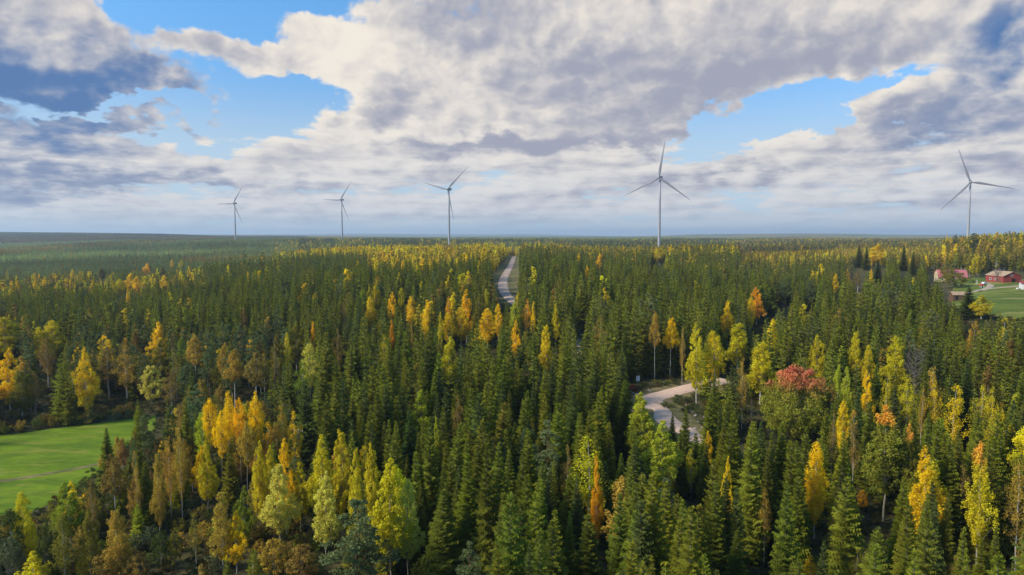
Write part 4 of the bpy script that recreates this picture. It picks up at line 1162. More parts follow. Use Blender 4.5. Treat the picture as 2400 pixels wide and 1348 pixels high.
W = np.where(y > 1600, W * 1.9, np.where(y > 1000, W * 1.35, W))
# --- colours
def tints(kind, pxm, y, n):
    c = np.zeros((n, 3))
    v = rv.uniform(size=n); w = rv.normal(1, .13, (n, 1))
    sp_ = np.array(CO['spruce']); sp2 = np.array((.185, .200, .022)); sp3 = np.array((.080, .102, .027))
    c[:] = sp_ * (1 - v[:, None]) + sp2 * v[:, None]
    k3 = rv.uniform(size=n) < .2; c[k3] = sp3
    b = kind == 1
    pal = [np.array(CO[q]) for q in ('Y', 'YG', 'gold', 'olive', 'BO', 'B', 'G')]
    def choose(mask, p):
        i = rv.choice(len(pal), size=int(mask.sum()), p=np.array(p) / sum(p))
        c[mask] = np.array(pal)[i]
    choose(b, [.15, .3, .08, .2, .1, .1, .07])
    choose(b & (pxm > 420) & (pxm < 1215) & (y > 430), [.36, .26, .22, .10, .10, .03, .02])
    choose(b & (pxm >= 1215) & (pxm < 1760) & (y > 600), [.22, .26, .15, .25, .10, .06, .03])
    choose(b & (pxm >= 1730) & (y > 455), [.05, .12, .04, .33, .23, .23, .0])
    choose(b & (pxm < 700) & (y < 300), [.03, .08, .04, .28, .18, .30, .12])
    choose(b & (pxm > 1650) & (y < 300), [.10, .30, .06, .25, .10, .15, .15])
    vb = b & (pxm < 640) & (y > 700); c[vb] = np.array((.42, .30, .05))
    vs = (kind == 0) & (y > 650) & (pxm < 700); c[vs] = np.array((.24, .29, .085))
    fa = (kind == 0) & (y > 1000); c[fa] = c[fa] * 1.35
    p = kind == 2; c[p] = np.array(CO['pine'])
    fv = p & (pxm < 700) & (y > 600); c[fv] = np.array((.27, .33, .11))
    return np.clip(c * w * rv.normal(1, .05, (n, 3)), .004, .9)
TC = tints(kind, pxm, y, n)
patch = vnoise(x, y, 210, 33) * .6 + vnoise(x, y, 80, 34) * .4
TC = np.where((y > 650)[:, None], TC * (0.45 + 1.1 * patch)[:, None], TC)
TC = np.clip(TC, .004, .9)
# --- where nothing stands
keep = np.ones(n, bool)
near = y < 1000
up_w, md_w, jn_w, lo_w = main_w[:5], main_w[4:12], main_w[11:15], main_w[14:]
for w_, q_ in ((up_w, 9.5), (md_w, 1.2), (jn_w, 6.0), (lo_w, 1.6)): keep &= ~(near & (seg_dist(x, y, w_) < q_))
keep &= ~(near & (seg_dist(x, y, side_w) < 5.0))
keep &= ~(near & inpoly(x, y, field_poly)) & ~(near & inpoly(x, y, meadow_poly))
keep &= ~((gpx > 2266) & (gpx < 2520) & (y > 255) & (y < 455) & (gpy < 745))
keep &= ~((gpx > 2168) & (gpx < 2290) & (y > 398) & (y < 450))
keep &= ~((gpx > 2225) & (gpx < 2270) & (gpy > 682) & (gpy < 710))
keep &= ~((y < 1300) & (np.abs(gpx - 1048) < 6) & (y > 1340)) 
keep &= (np.abs(tt) < .80) | (y > 90)
hw = W / 2
frac = [(.99, .02), (.85, .3), (.7, .55), (.5, .8), (.3, .95), (.12, 1.0)]
S = []
for f, wf in frac:
    q = proj(x, y, z + H * f)
    for sg in (-1, 0, 1): S.append((q[0] + sg * wf * hw * FPX / q[2], q[1]))
for poly in CLEAR:
    P_ = np.array(poly); c_ = P_.mean(0); hp = hit(c_[0], P_[:, 1].max())
    lim = hp[1] if hp else 1e9
    far_lim = (hit(c_[0], P_[:, 1].min() + 4) or (0, 600))[1]
    for sx, sy in S:
        bad = inpoly(sx, sy, poly) & (y < far_lim)
        keep &= ~bad
for (x0, x1, yt, yb, dd) in RECT:
    for k, (sx, sy) in enumerate(S):
        keep &= ~((sx > x0) & (sx < x1) & (sy > yt) & (sy < yb) & (y < dd - .5))
pl = np.array(placed)
for (a, b, h_, w_) in placed:
    keep &= ~(np.hypot(x - a, y - b) < max(1.3, w_ * .55))
tw = [(547, 1999), (797, 1926)]
x, y, z, H, W, kind, TC, gpx, gpy, dep = x[keep], y[keep], z[keep], H[keep], W[keep], kind[keep], TC[keep], gpx[keep], gpy[keep], dep[keep]
n = len(x)
print('forest trees', n)
tpx, tpy, tdep = proj(x, y, z + H)
inframe = (tpx > -15) & (tpx < 2415) & (tpy < 1330) & (tpy > 0)
size = np.where(inframe, H / tdep, 0)
indiv = np.zeros(n, bool)
used = {0: sum('spruce' in h[4] for h in HERO), 1: sum('birch' in h[4] for h in HERO), 2: sum('pine' in h[4] for h in HERO)}
for k, cap in ((0, 300), (1, 300), (2, 120)):
    ii = np.where((kind == k) & inframe)[0]
    ii = ii[np.argsort(-size[ii])][:cap - used[k]]
    indiv[ii] = True
CN = {0: 'spruce', 1: 'birch', 2: 'pine'}
LM = [(547, 560, 'the leftmost turbine'), (797, 560, 'the second turbine'), (1048, 575, 'the middle turbine'), (1543, 580, 'the tallest turbine'), (2271, 570, 'the rightmost turbine'),
      (1185, 640, 'the upper gravel road'), (1555, 930, 'the road junction'), (1495, 887, 'the white notice board'), (1360, 800, 'the boulder slope'), (2350, 650, 'the red barn'),
      (2210, 640, 'the pink-roofed farmhouse'), (1997, 643, 'the tiny cabin'), (705, 1040, 'the utility pole'), (1860, 900, 'the red-topped maple'), (2147, 850, 'the bare grey tree'),
      (205, 900, 'the bright yellow field birch'), (357, 900, 'the round pale tree'), (368, 780, 'the tall yellow-topped birch'), (540, 960, 'the golden aspen cluster'), (597, 850, 'the rightmost rusty birch'),
      (725, 820, 'the pale green birch'), (985, 930, 'the lone fresh green aspen'), (1052, 820, 'the lone centre birch'), (1279, 790, 'the pointed yellow birch'), (917, 700, 'the glowing golden-row birch'),
      (1400, 1110, 'the narrow orange birch'), (1550, 1040, 'the big bright green aspen'), (1776, 710, 'the deep orange birch'), (1674, 850, 'the white-stemmed tall birch'), (2070, 1050, 'the orange-red topped aspen'),
      (1916, 1070, 'the rich golden birch'), (2288, 1130, 'the lower right orange-topped birch'), (1790, 1230, 'the withered birch'), (1377, 1270, 'the pale tipped spruce'), (1040, 1240, 'the large open spruce'),
      (1722, 1300, 'the light tipped pointed spruce'), (830, 1250, 'the big bottom pine'), (658, 1180, 'the big pale aspen'), (1098, 1310, 'the fresh bottom pine'), (555, 1270, 'the small golden birch'),
      (345, 1160, 'the large lower left spruce'), (255, 1070, 'the field corner spruce'), (300, 660, 'the yellow crest clump'), (2303, 715, 'the round yellow tree'), (2238, 950, 'the tall loose yellow birch'),
      (2057, 600, 'the broad skyline yellow birch'), (2007, 810, 'the pair of yellow-green birches'), (1330, 1060, 'the leafless-looking birch'), (652, 735, 'the lone grey-green pine'), (48, 1190, 'the near field birch')]
DIRS = ['right of', 'above right of', 'above', 'above left of', 'left of', 'below left of', 'below', 'below right of']
def colword(c):
    r, g_, b_ = c
    if r > .66: return 'orange' if g_ < .52 else ('golden' if g_ < .64 else 'yellow')
    if r > .36 and g_ < .41: return 'rusty'
    if r > .36: return 'yellow-green'
    if g_ < .26 and r > .29: return 'brown'
    if g_ > r * 1.15: return 'green'
    return 'olive'
ORD = ['nearest', 'second nearest', 'third nearest', 'fourth nearest', 'fifth nearest', 'sixth nearest', 'seventh nearest', 'eighth nearest', 'ninth nearest', 'tenth nearest',
       'eleventh nearest', 'twelfth nearest', 'thirteenth nearest', 'fourteenth nearest', 'fifteenth nearest', 'sixteenth nearest', 'seventeenth nearest', 'eighteenth nearest', 'nineteenth nearest', 'twentieth nearest']
rows = {}
for i in np.where(indiv)[0]:
    k = int(kind[i]); mx_, my_ = tpx[i], tpy[i] + 12
    d2 = [(math.hypot(mx_ - a, my_ - b), a, b, t) for a, b, t in LM]
    dd, a, b, t = min(d2)
    ang = math.degrees(atan2(-(my_ - b), mx_ - a)) % 360
    dr = DIRS[int((ang + 22.5) // 45) % 8]
    w_ = 'dark green spruce' if k == 0 else ('grey-green pine' if k == 2 else colword(TC[i]) + ' birch')
    rows.setdefault((w_, dr, t), []).append((dd, i))
LAB = {}
for (w_, dr, t), lst in rows.items():
    for q_, (dd, i) in enumerate(sorted(lst)):
        LAB[i] = f'{w_} {dr} {t}, {ORD[q_] if q_ < 20 else "well away from"} it'.replace('nearest it', 'nearest to it') if len(lst) > 1 else f'{w_} {dr} {t}'
for i in np.where(indiv)[0]:
    k = int(kind[i])
    if k == 0: key = 'spruce_near' if y[i] < 190 else 'spruce_mid'; grp = 'spruces of the dense forest'
    elif k == 1: key = ('birch_near' if rv.uniform() < .6 else 'birch_sparse') if y[i] < 260 else 'birch_mid'; grp = 'birches in autumn colours among the spruces'
    else: key = 'pine_near' if y[i] < 220 else 'pine_mid'; grp = 'pines among the spruces'
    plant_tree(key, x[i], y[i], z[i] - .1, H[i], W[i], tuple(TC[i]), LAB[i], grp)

# --- instanced forest: one object of countless trees per kind
def forest(name, P, rot, scl, idx_, tint, keys, matrefs=None):
    me = bpy.data.meshes.new(name); N = len(P)
    me.vertices.add(N); me.vertices.foreach_set('co', np.asarray(P, np.float32).ravel())
    for k, typ, val in (('rz', 'FLOAT', rot), ('variant', 'INT', idx_)):
        a = me.attributes.new(k, typ, 'POINT'); a.data.foreach_set('value', val)
    a = me.attributes.new('scl', 'FLOAT_VECTOR', 'POINT'); a.data.foreach_set('vector', np.asarray(scl, np.float32).ravel())
    a = me.attributes.new('tint', 'FLOAT_COLOR', 'POINT'); a.data.foreach_set('color', np.column_stack([tint, np.ones(N)]).astype(np.float32).ravel())
    pc = bpy.data.collections.new(name + '_shapes')          # never linked to the scene
    cnt = 0
    for key in keys:
        for (_c, _t, jm, _h, _r) in PROTO[key]:
            pc.objects.link(bpy.data.objects.new(f'{name}_shape_{cnt:02d}', jm)); cnt += 1
    ng = bpy.data.node_groups.new(name + '_scatter', 'GeometryNodeTree')
    ng.interface.new_socket('Geometry', in_out='INPUT', socket_type='NodeSocketGeometry')
    ng.interface.new_socket('Geometry', in_out='OUTPUT', socket_type='NodeSocketGeometry')
    N_ = ng.nodes; L_ = ng.links
    gi, go = N_.new('NodeGroupInput'), N_.new('NodeGroupOutput')
    ci = N_.new('GeometryNodeCollectionInfo'); ci.inputs['Collection'].default_value = pc
    ci.inputs['Separate Children'].default_value = True; ci.inputs['Reset Children'].default_value = True
    ip = N_.new('GeometryNodeInstanceOnPoints'); ip.inputs['Pick Instance'].default_value = True
    def attr(nm, t):
        a = N_.new('GeometryNodeInputNamedAttribute'); a.data_type = t; a.inputs['Name'].default_value = nm
        return a.outputs['Attribute']
    L_.new(gi.outputs[0], ip.inputs['Points']); L_.new(ci.outputs[0], ip.inputs['Instance'])
    L_.new(attr('variant', 'INT'), ip.inputs['Instance Index'])
    cx = N_.new('ShaderNodeCombineXYZ'); L_.new(attr('rz', 'FLOAT'), cx.inputs[2])
    L_.new(cx.outputs[0], ip.inputs['Rotation'])
    L_.new(attr('scl', 'FLOAT_VECTOR'), ip.inputs['Scale'])
    L_.new(ip.outputs[0], go.inputs[0])
    o = link(name, me)
    md = o.modifiers.new('scatter', 'NODES'); md.node_group = ng
    return tag(o, kind='stuff')

def mass(name, mask, lods):
    """lods: (key, y below which it is used)"""
    ii = np.where(mask)[0]
    keys = [k for k, _ in lods]; offs = np.cumsum([0] + [len(PROTO[k]) for k in keys])
    lod = np.searchsorted(np.array([l for _, l in lods]), y[ii])
    lod = np.minimum(lod, len(keys) - 1)
    cnt = np.array([len(PROTO[k]) for k in keys])
    var = (rv.integers(0, 10 ** 6, len(ii)) % cnt[lod]) + offs[lod]
    R0 = np.array([p[4] for k in keys for p in PROTO[k]]); H0 = np.array([p[3] for k in keys for p in PROTO[k]])
    scl = np.column_stack([W[ii] / (2 * R0[var]), W[ii] / (2 * R0[var]), H[ii] / H0[var]])
    P = np.column_stack([x[ii], y[ii], z[ii] - .1])
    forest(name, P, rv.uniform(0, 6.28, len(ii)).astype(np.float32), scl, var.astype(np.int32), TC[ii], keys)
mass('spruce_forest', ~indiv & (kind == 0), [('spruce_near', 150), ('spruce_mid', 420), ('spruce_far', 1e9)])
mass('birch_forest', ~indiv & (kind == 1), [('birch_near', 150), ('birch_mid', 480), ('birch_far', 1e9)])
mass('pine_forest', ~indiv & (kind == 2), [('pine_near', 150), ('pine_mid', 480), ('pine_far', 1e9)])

# far-off woods out to the hills
CP = candidates(2680, 9500, 62, 8)
fx, fy = CP[:, 0], CP[:, 1]; fz = Z(fx, fy)
nv_ = vnoise(fx, fy, 900, 21); n2_ = vnoise(fx, fy, 350, 22)
ft = np.tile(np.array((.22, .26, .09)), (len(fx), 1))
ft[(nv_ > .62)] = (.32, .25, .07); ft[(n2_ > .72)] = (.36, .25, .06); ft[(n2_ < .25)] = (.13, .17, .07)
ft[(nv_ < .12) & (fy > 4000)] = (.36, .38, .12)
ft *= np.random.default_rng(3).normal(1, .15, (len(fx), 1))
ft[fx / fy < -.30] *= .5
low = (nv_ < .12) & (fy > 4000)
q = np.random.default_rng(4)
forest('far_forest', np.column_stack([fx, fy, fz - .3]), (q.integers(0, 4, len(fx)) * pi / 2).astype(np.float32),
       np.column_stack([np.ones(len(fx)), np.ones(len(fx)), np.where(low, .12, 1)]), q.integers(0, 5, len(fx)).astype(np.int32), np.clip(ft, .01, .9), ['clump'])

# shrubs one can make out along the bottom left and by the field
shr = []
qs = np.random.default_rng(31)
for i in range(90):
    if i < 30: px, py = qs.uniform(-10, 310), None
    else: px, py = qs.uniform(0, 760), qs.uniform(1190, 1345)
    if py is None: py = 1018 - px * .115 + qs.uniform(-12, 2)
    hp = hit(px, py)
    if hp is None: continue
    X, Y_ = hp[0], hp[1]
    if inpoly(np.array([X]), np.array([Y_]), field_poly)[0]: continue
    if any(abs(px - r_[0] * .5 - r_[1] * .5) < 26 and r_[3] > 1300 and i >= 30 and py > 1290 and r_[1] < 620 and r_[0] > 440 for r_ in RECT): continue
    cn = ['DG', 'olive', 'B', 'BO', 'G', 'willow'][int(qs.integers(6))]
    w_ = {'DG': 'dark green', 'olive': 'olive', 'B': 'brown', 'BO': 'rusty', 'G': 'green', 'willow': 'grey-green'}[cn]
    Hs = qs.uniform(2.2, 4.2)
    pos_ = 'at the far edge of the field' if i < 30 else ('under the trees at the bottom left' if px < 420 else 'under the aspens at the bottom')
    shr.append((w_, pos_, px, X, Y_, Hs, cn))
shr.sort(key=lambda t_: t_[2])
tot = {}
for t_ in shr: tot[t_[:2]] = tot.get(t_[:2], 0) + 1
seen = {}
ORN = ['leftmost', 'second from the left', 'third from the left', 'fourth from the left', 'fifth from the left', 'sixth from the left', 'seventh from the left', 'eighth from the left', 'ninth from the left', 'tenth from the left', 'eleventh from the left', 'twelfth from the left']
for (w_, pos_, px, X, Y_, Hs, cn) in shr:
    q_ = seen.get((w_, pos_), 0); seen[(w_, pos_)] = q_ + 1
    lab = f'{w_} shrub {pos_}' + (f', {ORN[min(q_, 11)]}' if tot[(w_, pos_)] > 1 else '')
    plant_tree('shrub', X, Y_, Z1(X, Y_) - .05, Hs, Hs * qs.uniform(.9, 1.4), tuple(np.array(CO[cn]) * .9), lab, 'shrubs of the undergrowth')

# undergrowth that nobody could count
UG = candidates(60, 330, 3.1, 77)
ux, uy = UG[:, 0], UG[:, 1]; uz = Z(ux, uy)
ugx, ugy, _ = proj(ux, uy, uz + 1)
ok = ~inpoly(ux, uy, field_poly) & ~inpoly(ux, uy, meadow_poly) & (seg_dist(ux, uy, main_w) > 5.2) & (seg_dist(ux, uy, side_w) > 4.2)
ok &= ~((seg_dist(ux, uy, main_w) < 9) & (np.random.default_rng(1).uniform(size=len(ux)) < .75))
for poly in CLEAR[:5]: ok &= ~(inpoly(ugx, ugy, poly) & (np.random.default_rng(2).uniform(size=len(ux)) < .6))
ux, uy, uz = ux[ok], uy[ok], uz[ok]; N = len(ux); q = np.random.default_rng(6)
uc = np.array([CO['DG'], (.09, .08, .02), (.13, .085, .02), (.05, .07, .02)])[q.integers(0, 4, N)] * q.normal(1, .15, (N, 1))
us = q.uniform(.25, .62, N)
forest('undergrowth', np.column_stack([ux, uy, uz - .05]), q.uniform(0, 6.28, N).astype(np.float32), np.column_stack([us * 1.5, us * 1.5, us]), q.integers(0, 5, N).astype(np.int32), np.clip(uc, .01, .5), ['shrub'])

# ------------------------------------------------------------------ wind turbines
def paint(name, col, rough=0.5, spec=0.3, metal=0.0, dirt=0.12):
    m, gg = new_mat(name)
    co = gg.n('ShaderNodeTexCoord').outputs['Object']
    f = gg.noise(co, 0.6, 4, 0.6)
    c = gg.mix(gg.rng(f, .35, .7, 0, 1), col, tuple(v * (1 - dirt) for v in col))
    return finish(m, gg, principled(gg, c, rough, None, spec, metal))
M['turbine'] = paint('turbine_white_paint', (.38, .38, .39), .5)
M['blade'] = paint('turbine_blade_paint', (.21, .21, .23), .5)
M['vent'] = paint('dark_nacelle_vent', (.08, .08, .09), .6)

def blade_mesh(R):
    V, n = [], 12
    st = [(1.3, 1.15, 1.15, 0), (3.5, 1.15, 1.1, 0), (8, 1.7, .75, 14), (13, 2.15, .50, 12), (22, 1.75, .36, 8), (34, 1.25, .26, 5), (48, .82, .16, 2), (60, .45, .08, 0), (R - .2, .10, .03, -1)]
    for s, ch, th, tw_ in st:
        for k in range(n):
            a = 2 * pi * k / n
            x_, y_ = ch * cos(a) + (ch * .35 if s > 5 else 0), th * sin(a) * (1 - .35 * cos(a) if s > 5 else 1)
            c_, s_ = cos(radians(tw_)), sin(radians(tw_))
            V.append((x_ * c_ - y_ * s_, x_ * s_ + y_ * c_ - .0009 * s * s * .8, s))
    F = []
    for i in range(len(st) - 1):
        for k in range(n): F.append((i * n + k, i * n + (k + 1) % n, (i + 1) * n + (k + 1) % n, (i + 1) * n + k))
    F.append(tuple(range(n))[::-1]); F.append(tuple((len(st) - 1) * n + k for k in range(n)))
    return make_mesh('blade', V, F, [M['blade']], smooth=True)
BL = blade_mesh(65.0)
for (hx, hy, Rpx, phi, al, label) in [
    (547, 477, 52.0, 20, 180, 'smallest pale wind turbine, farthest left on the skyline'),
    (798, 468.5, 54.0, 24, 177.4, 'small wind turbine, second from the left on the skyline'),
    (1049, 444, 75.0, 28, 165, 'middle wind turbine of the five, just left of the gravel road'),
    (1545, 417, 94.0, 30, 84.2, 'tallest wind turbine, fourth from the left, one blade pointing up'),
    (2275, 427, 86.9, 30, 108, 'wind turbine at the far right above the autumn ridge')]:
    dist = FPX * 65.0 / Rpx
    d = ray(hx, hy); s = dist
    X, Y_, ZH = d[0] * s, d[1] * s, EYE + d[2] * s
    zb = Z1(X, Y_)
    ph = radians(phi)
    nv = Vector((-sin(ph), -cos(ph), 0)); u = Vector((cos(ph), -sin(ph), 0))
    tilt = radians(6)
    root = empty('wind_turbine', (X, Y_, zb)); tag(root, label, 'wind turbine', 'wind turbines on the skyline')
    hh = ZH - zb
    # the tower stands a few metres behind the rotor
    off = -nv * 4.6
    mb = MB(); zs = [0, 3, hh * .35, hh * .7, hh - 2.0]
    mb.tube([(off.x, off.y, q) for q in [-2] + zs[1:]], [2.35, 2.3, 2.1, 1.75, 1.45], 24); mb.build('tower', M['turbine'], root, smooth=True)
    mb = MB()
    rot = Matrix((u, -nv, Vector((0, 0, 1)))).transposed()     # x along the rotor, y to the back, z up
    V = []
    prof = [(1.2, 1.4), (2.1, 1.9), (2.1, 2.0), (1.9, 1.8)]
    for (yy, (hw_, hz_)) in zip((1.6, 3.0, 10.5, 12.5), prof):
        for k in range(12):
            a = 2 * pi * k / 12; sx = abs(cos(a)) ** .5 * (1 if cos(a) > 0 else -1); sz = abs(sin(a)) ** .5 * (1 if sin(a) > 0 else -1)
            V.append(rot @ Vector((hw_ * sx, yy, hz_ * sz + .2)) + Vector((0, 0, hh)))
    F = [(i * 12 + k, i * 12 + (k + 1) % 12, (i + 1) * 12 + (k + 1) % 12, (i + 1) * 12 + k) for i in range(3) for k in range(12)] + [tuple(range(12))[::-1], tuple(36 + k for k in range(12))]
    mb.add(V, F); nac = mb.build('nacelle', M['turbine'], root)
    mb = MB(); 
    B = [rot @ Vector((x_, y_, z_)) + Vector((0, 0, hh)) for z_ in (2.15, 3.6) for y_ in (9.2, 12.0) for x_ in (-1.9, 1.9)]
    mb.add(B, [(0, 2, 3, 1), (4, 5, 7, 6), (0, 1, 5, 4), (2, 6, 7, 3), (0, 4, 6, 2), (1, 3, 7, 5)]); mb.build('cooler', M['vent'], nac)
    up = (Vector((0, 0, 1)) * cos(tilt) - nv * sin(tilt)).normalized()
    nt = (nv * cos(tilt) + Vector((0, 0, 1)) * sin(tilt)).normalized()
    mb = MB()
    mb.tube([Vector((0, 0, hh)) + nt * q for q in (-2.2, -.6, .8, 1.8, 2.5)], [1.6, 1.85, 1.65, 1.1, .2], 16)
    hub = mb.build('rotor_hub', M['turbine'], root, smooth=True)
    for k in range(3):
        a = radians(al - 120 * k)
        bz = (u * cos(a) + up * sin(a)).normalized(); by = nt; bx = by.cross(bz).normalized()
        b = link('blade', BL, root)
        mt = Matrix((bx, by, bz)).transposed().to_4x4(); mt.translation = Vector((0, 0, hh))
        b.matrix_local = mt

# ------------------------------------------------------------------ the farm
def plank_mat(name, c1, c2, sc=7.0):
    m, gg = new_mat(name)
    co = gg.n('ShaderNodeTexCoord').outputs['Object']
    f = gg.noise(gg.v('MULTIPLY', co, (sc, sc, .5)), 1.0, 4, .6)
    return finish(m, gg, principled(gg, gg.mix(gg.rng(f, .35, .7), c1, c2), .85, bump(gg, f, .4, .03), .2))
M['redwood'] = plank_mat('red_painted_planks', (.33, .055, .045), (.24, .06, .05))
M['tanroof'] = rough_mat('weathered_tan_roof', (.46, .31, .19), (.34, .24, .15), 1.2)
M['pinkroof'] = rough_mat('faded_red_metal_roof', (.50, .17, .18), (.42, .13, .13), .8)
M['yellowwall'] = plank_mat('pale_yellow_planks', (.66, .55, .28), (.58, .47, .24))
M['white'] = paint('white_paint', (.78, .77, .74), .6)
M['dark'] = paint('dark_opening', (.012, .012, .016), .9)
M['glass'] = paint('window_glass', (.05, .06, .08), .1, .6)
M['greydoor'] = plank_mat('grey_door_panel', (.42, .47, .52), (.36, .41, .46))
M['redroof'] = rough_mat('red_tin_roof', (.33, .05, .045), (.24, .05, .045), 1.5)
M['tyre'] = paint('tyre_rubber', (.02, .02, .02), .9)
M['carwhite'] = paint('white_car_paint', (.75, .76, .78), .25, .6)
M['redpaint'] = paint('red_paint', (.50, .045, .035), .5)
M['brownwood'] = plank_mat('brown_planks', (.16, .09, .05), (.11, .07, .045))

def gable_house(name, px, py, yaw, L, W_, eave, ridge, wall, roof, label, gambrel=False, over=.5):
    """long side along local x, corner nearest the camera at the given ground pixel; returns root"""
    x0, y0, z0 = hit(px, py)
    root = empty(name, (x0, y0, z0), yaw); tag(root, label, 'building')
    mb = MB()
    if gambrel:
        prof = [(0, -1.2), (W_, -1.2), (W_, eave), (W_ * .84, (eave + ridge * 1.35) / 2.35 + .5), (W_ / 2, ridge), (W_ * .16, (eave + ridge * 1.35) / 2.35 + .5), (0, eave)]
    else:
        prof = [(0, -1.2), (W_, -1.2), (W_, eave), (W_ / 2, ridge), (0, eave)]
    V = [(0, y_, z_) for y_, z_ in prof] + [(L, y_, z_) for y_, z_ in prof]; n_ = len(prof)
    mb.add(V, [tuple(range(n_)), tuple(range(2 * n_ - 1, n_ - 1, -1))] + [(k, k + n_, (k + 1) % n_ + n_, (k + 1) % n_) for k in range(n_)])
    mb.build('wall', wall, root)
    mb = MB(); t = .16
    line = prof[2:]
    ext = [(line[0][0] + over * .8, line[0][1] - over * .5)] + line[1:-1] + [(line[-1][0] - over * .8, line[-1][1] - over * .5)]
    for a, b in zip(ext[:-1], ext[1:]):
        V = [(x_, yy, zz2 + dz_) for x_ in (-over, L + over) for (yy, zz2) in (a, b) for dz_ in (.03, .03 + t)]
        mb.add(V, [(0, 1, 3, 2), (4, 6, 7, 5), (0, 4, 5, 1), (2, 3, 7, 6), (1, 5, 7, 3), (0, 2, 6, 4)])
    rf = mb.build('roof', roof, root)
    return root, rf
def fit(name, parent, mat, x0, x1, y0, y1, z0, z1, label=None):
    mb = MB(); mb.box(x0, x1, y0, y1, z0, z1); o = mb.build(name, mat, parent)
    if label: o['label'] = label
    return o
def window_on(parent, face, c, w, h, z, t=.06, four=False):
    """a framed window; face 'y0' (long side) or 'x' (gable at given x)"""
    if face == 'y0':
        f = MB(); fr = .14
        f.box(c - w / 2 - fr, c + w / 2 + fr, -t, 0, z - fr, z); f.box(c - w / 2 - fr, c + w / 2 + fr, -t, 0, z + h, z + h + fr)
        f.box(c - w / 2 - fr, c - w / 2, -t, 0, z, z + h); f.box(c + w / 2, c + w / 2 + fr, -t, 0, z, z + h)
        fo_ = f.build('window', M['white'], parent)
        fit('pane', fo_, M['glass'], c - w / 2, c + w / 2, -t * .5, -.005, z, z + h)
    else:
        f = MB(); fr = .14; x_ = face
        s = 1 if x_ > 0 else -1; a, b = sorted((x_, x_ + s * t)); a2, b2 = sorted((x_ + s * .005, x_ + s * t * .5))
        f.box(a, b, c - w / 2 - fr, c + w / 2 + fr, z - fr, z); f.box(a, b, c - w / 2 - fr, c + w / 2 + fr, z + h, z + h + fr)
        f.box(a, b, c - w / 2 - fr, c - w / 2, z, z + h); f.box(a, b, c + w / 2, c + w / 2 + fr, z, z + h)
        fo_ = f.build('window', M['white'], parent)
        fit('pane', fo_, M['glass'], a2, b2, c - w / 2, c + w / 2, z, z + h)
    return fo_

# barn: local x runs from the near corner back along the long side mirrored, so build it with the corner at x = L
Lb, Wb = 16.0, 10.9
cx, cy, cz = hit(2351, 664)
yawb = radians(-91.5)                       # local +x points towards the near gable
root, rf = gable_house('barn', 2351, 664, yawb, Lb, Wb, 4.3, 6.9, M['redwood'], M['tanroof'], 'long red wooden barn with tan roof and dark open door')
root.location = (cx - Lb * cos(yawb), cy - Lb * sin(yawb), cz)
d_ = fit('door', root, M['dark'], Lb, Lb + .04, 5.0, 7.2, 0, 2.8, 'dark open barn door')
for yy in (4.72, 7.2): fit('door_post', d_, M['white'] if False else M['redwood'], Lb, Lb + .10, yy, yy + .28, 0, 3.1)
window_on(root, Lb, 5.0, 1.0, 1.0, 4.3)
window_on(root, 'y0', 4.5, 1.6, 1.1, 1.6)
window_on(root, 'y0', 8.5, 1.2, .9, 1.6)
for xx in (10.2, 11.7, 13.2): fit('side_door', root, M['brownwood'], xx, xx + 1.1, -.05, 0, 0, 2.2)

# yellow house with gambrel roof, gable to the left
yh = radians(-14)
root, rf = gable_house('house', 2199, 661, yh, 17.5, 8.5, 3.4, 8.2, M['yellowwall'], M['pinkroof'], 'yellow farmhouse with faded pink-red gambrel roof behind the garden tree', True, .45)
fit('chimney', rf, M['redroof'], 12.2, 13.0, 3.9, 4.7, 7.2, 9.0)
for c_ in (2.2, 4.25, 6.3): window_on(root, -.0001, c_, .9, 1.2, 1.2)
for c_ in (3.1, 5.3): window_on(root, -.0001, c_, .9, 1.2, 4.4)
for c_ in (2.5, 6, 9.5, 13): window_on(root, 'y0', c_, 1.0, 1.2, 1.1)
mb = MB(); mb.tube([(15.2, 4.25, 8.1), (15.2, 4.25, 10.0)], [.05, .04], 6)
for q in (9.2, 9.6, 9.95): mb.box(14.6, 15.8, 4.21, 4.29, q, q + .05)
mb.build('antenna', M['greydoor'], rf)

# white garage cut by the right edge
root, rf = gable_house('garage', 2394, 679, radians(-25), 7.0, 6.0, 3.5, 4.6, M['white'], M['redroof'], 'white garage with red roof and grey door at the right edge')
root.location.y -= 0
fit('garage_door', root, M['greydoor'], 1.0, 6.2, -.05, 0, .1, 3.0)
# small tan-roofed shed half hidden by conifers
root, rf = gable_house('shed', 2263, 703, radians(172), 6.5, 4.5, 2.6, 4.0, M['brownwood'], M['tanroof'], 'low brown shed with tan roof half hidden by dark conifers', over=.4)
root.rotation_euler.z = radians(-8); root.location.x -= 6.4
fit('door', root, M['dark'], 1.2, 2.3, -.04, 0, 0, 2.0)
# tiny cabin with white gable trim in the forest
root, rf = gable_house('cabin', 1992, 654, radians(95), 5.0, 4.2, 3.2, 4.9, M['brownwood'], M['redroof'], 'tiny dark cabin with white gable trim peeking out of the forest', over=.35)
root.rotation_euler.z = radians(88)
mb = MB()
for a, b in (((4.6, 2.85), (2.1, 5.0)), ((2.1, 5.0), (-.4, 2.85))):
    V = [(-.42 + dx_, yy, zz2 + dz_) for dx_ in (0, .06) for (yy, zz2) in (a, b) for dz_ in (-.12, .22)]
    mb.add(V, [(0, 1, 3, 2), (4, 6, 7, 5), (0, 4, 5, 1), (2, 3, 7, 6), (1, 5, 7, 3), (0, 2, 6, 4)])
mb.build('gable_trim', M['white'], root)

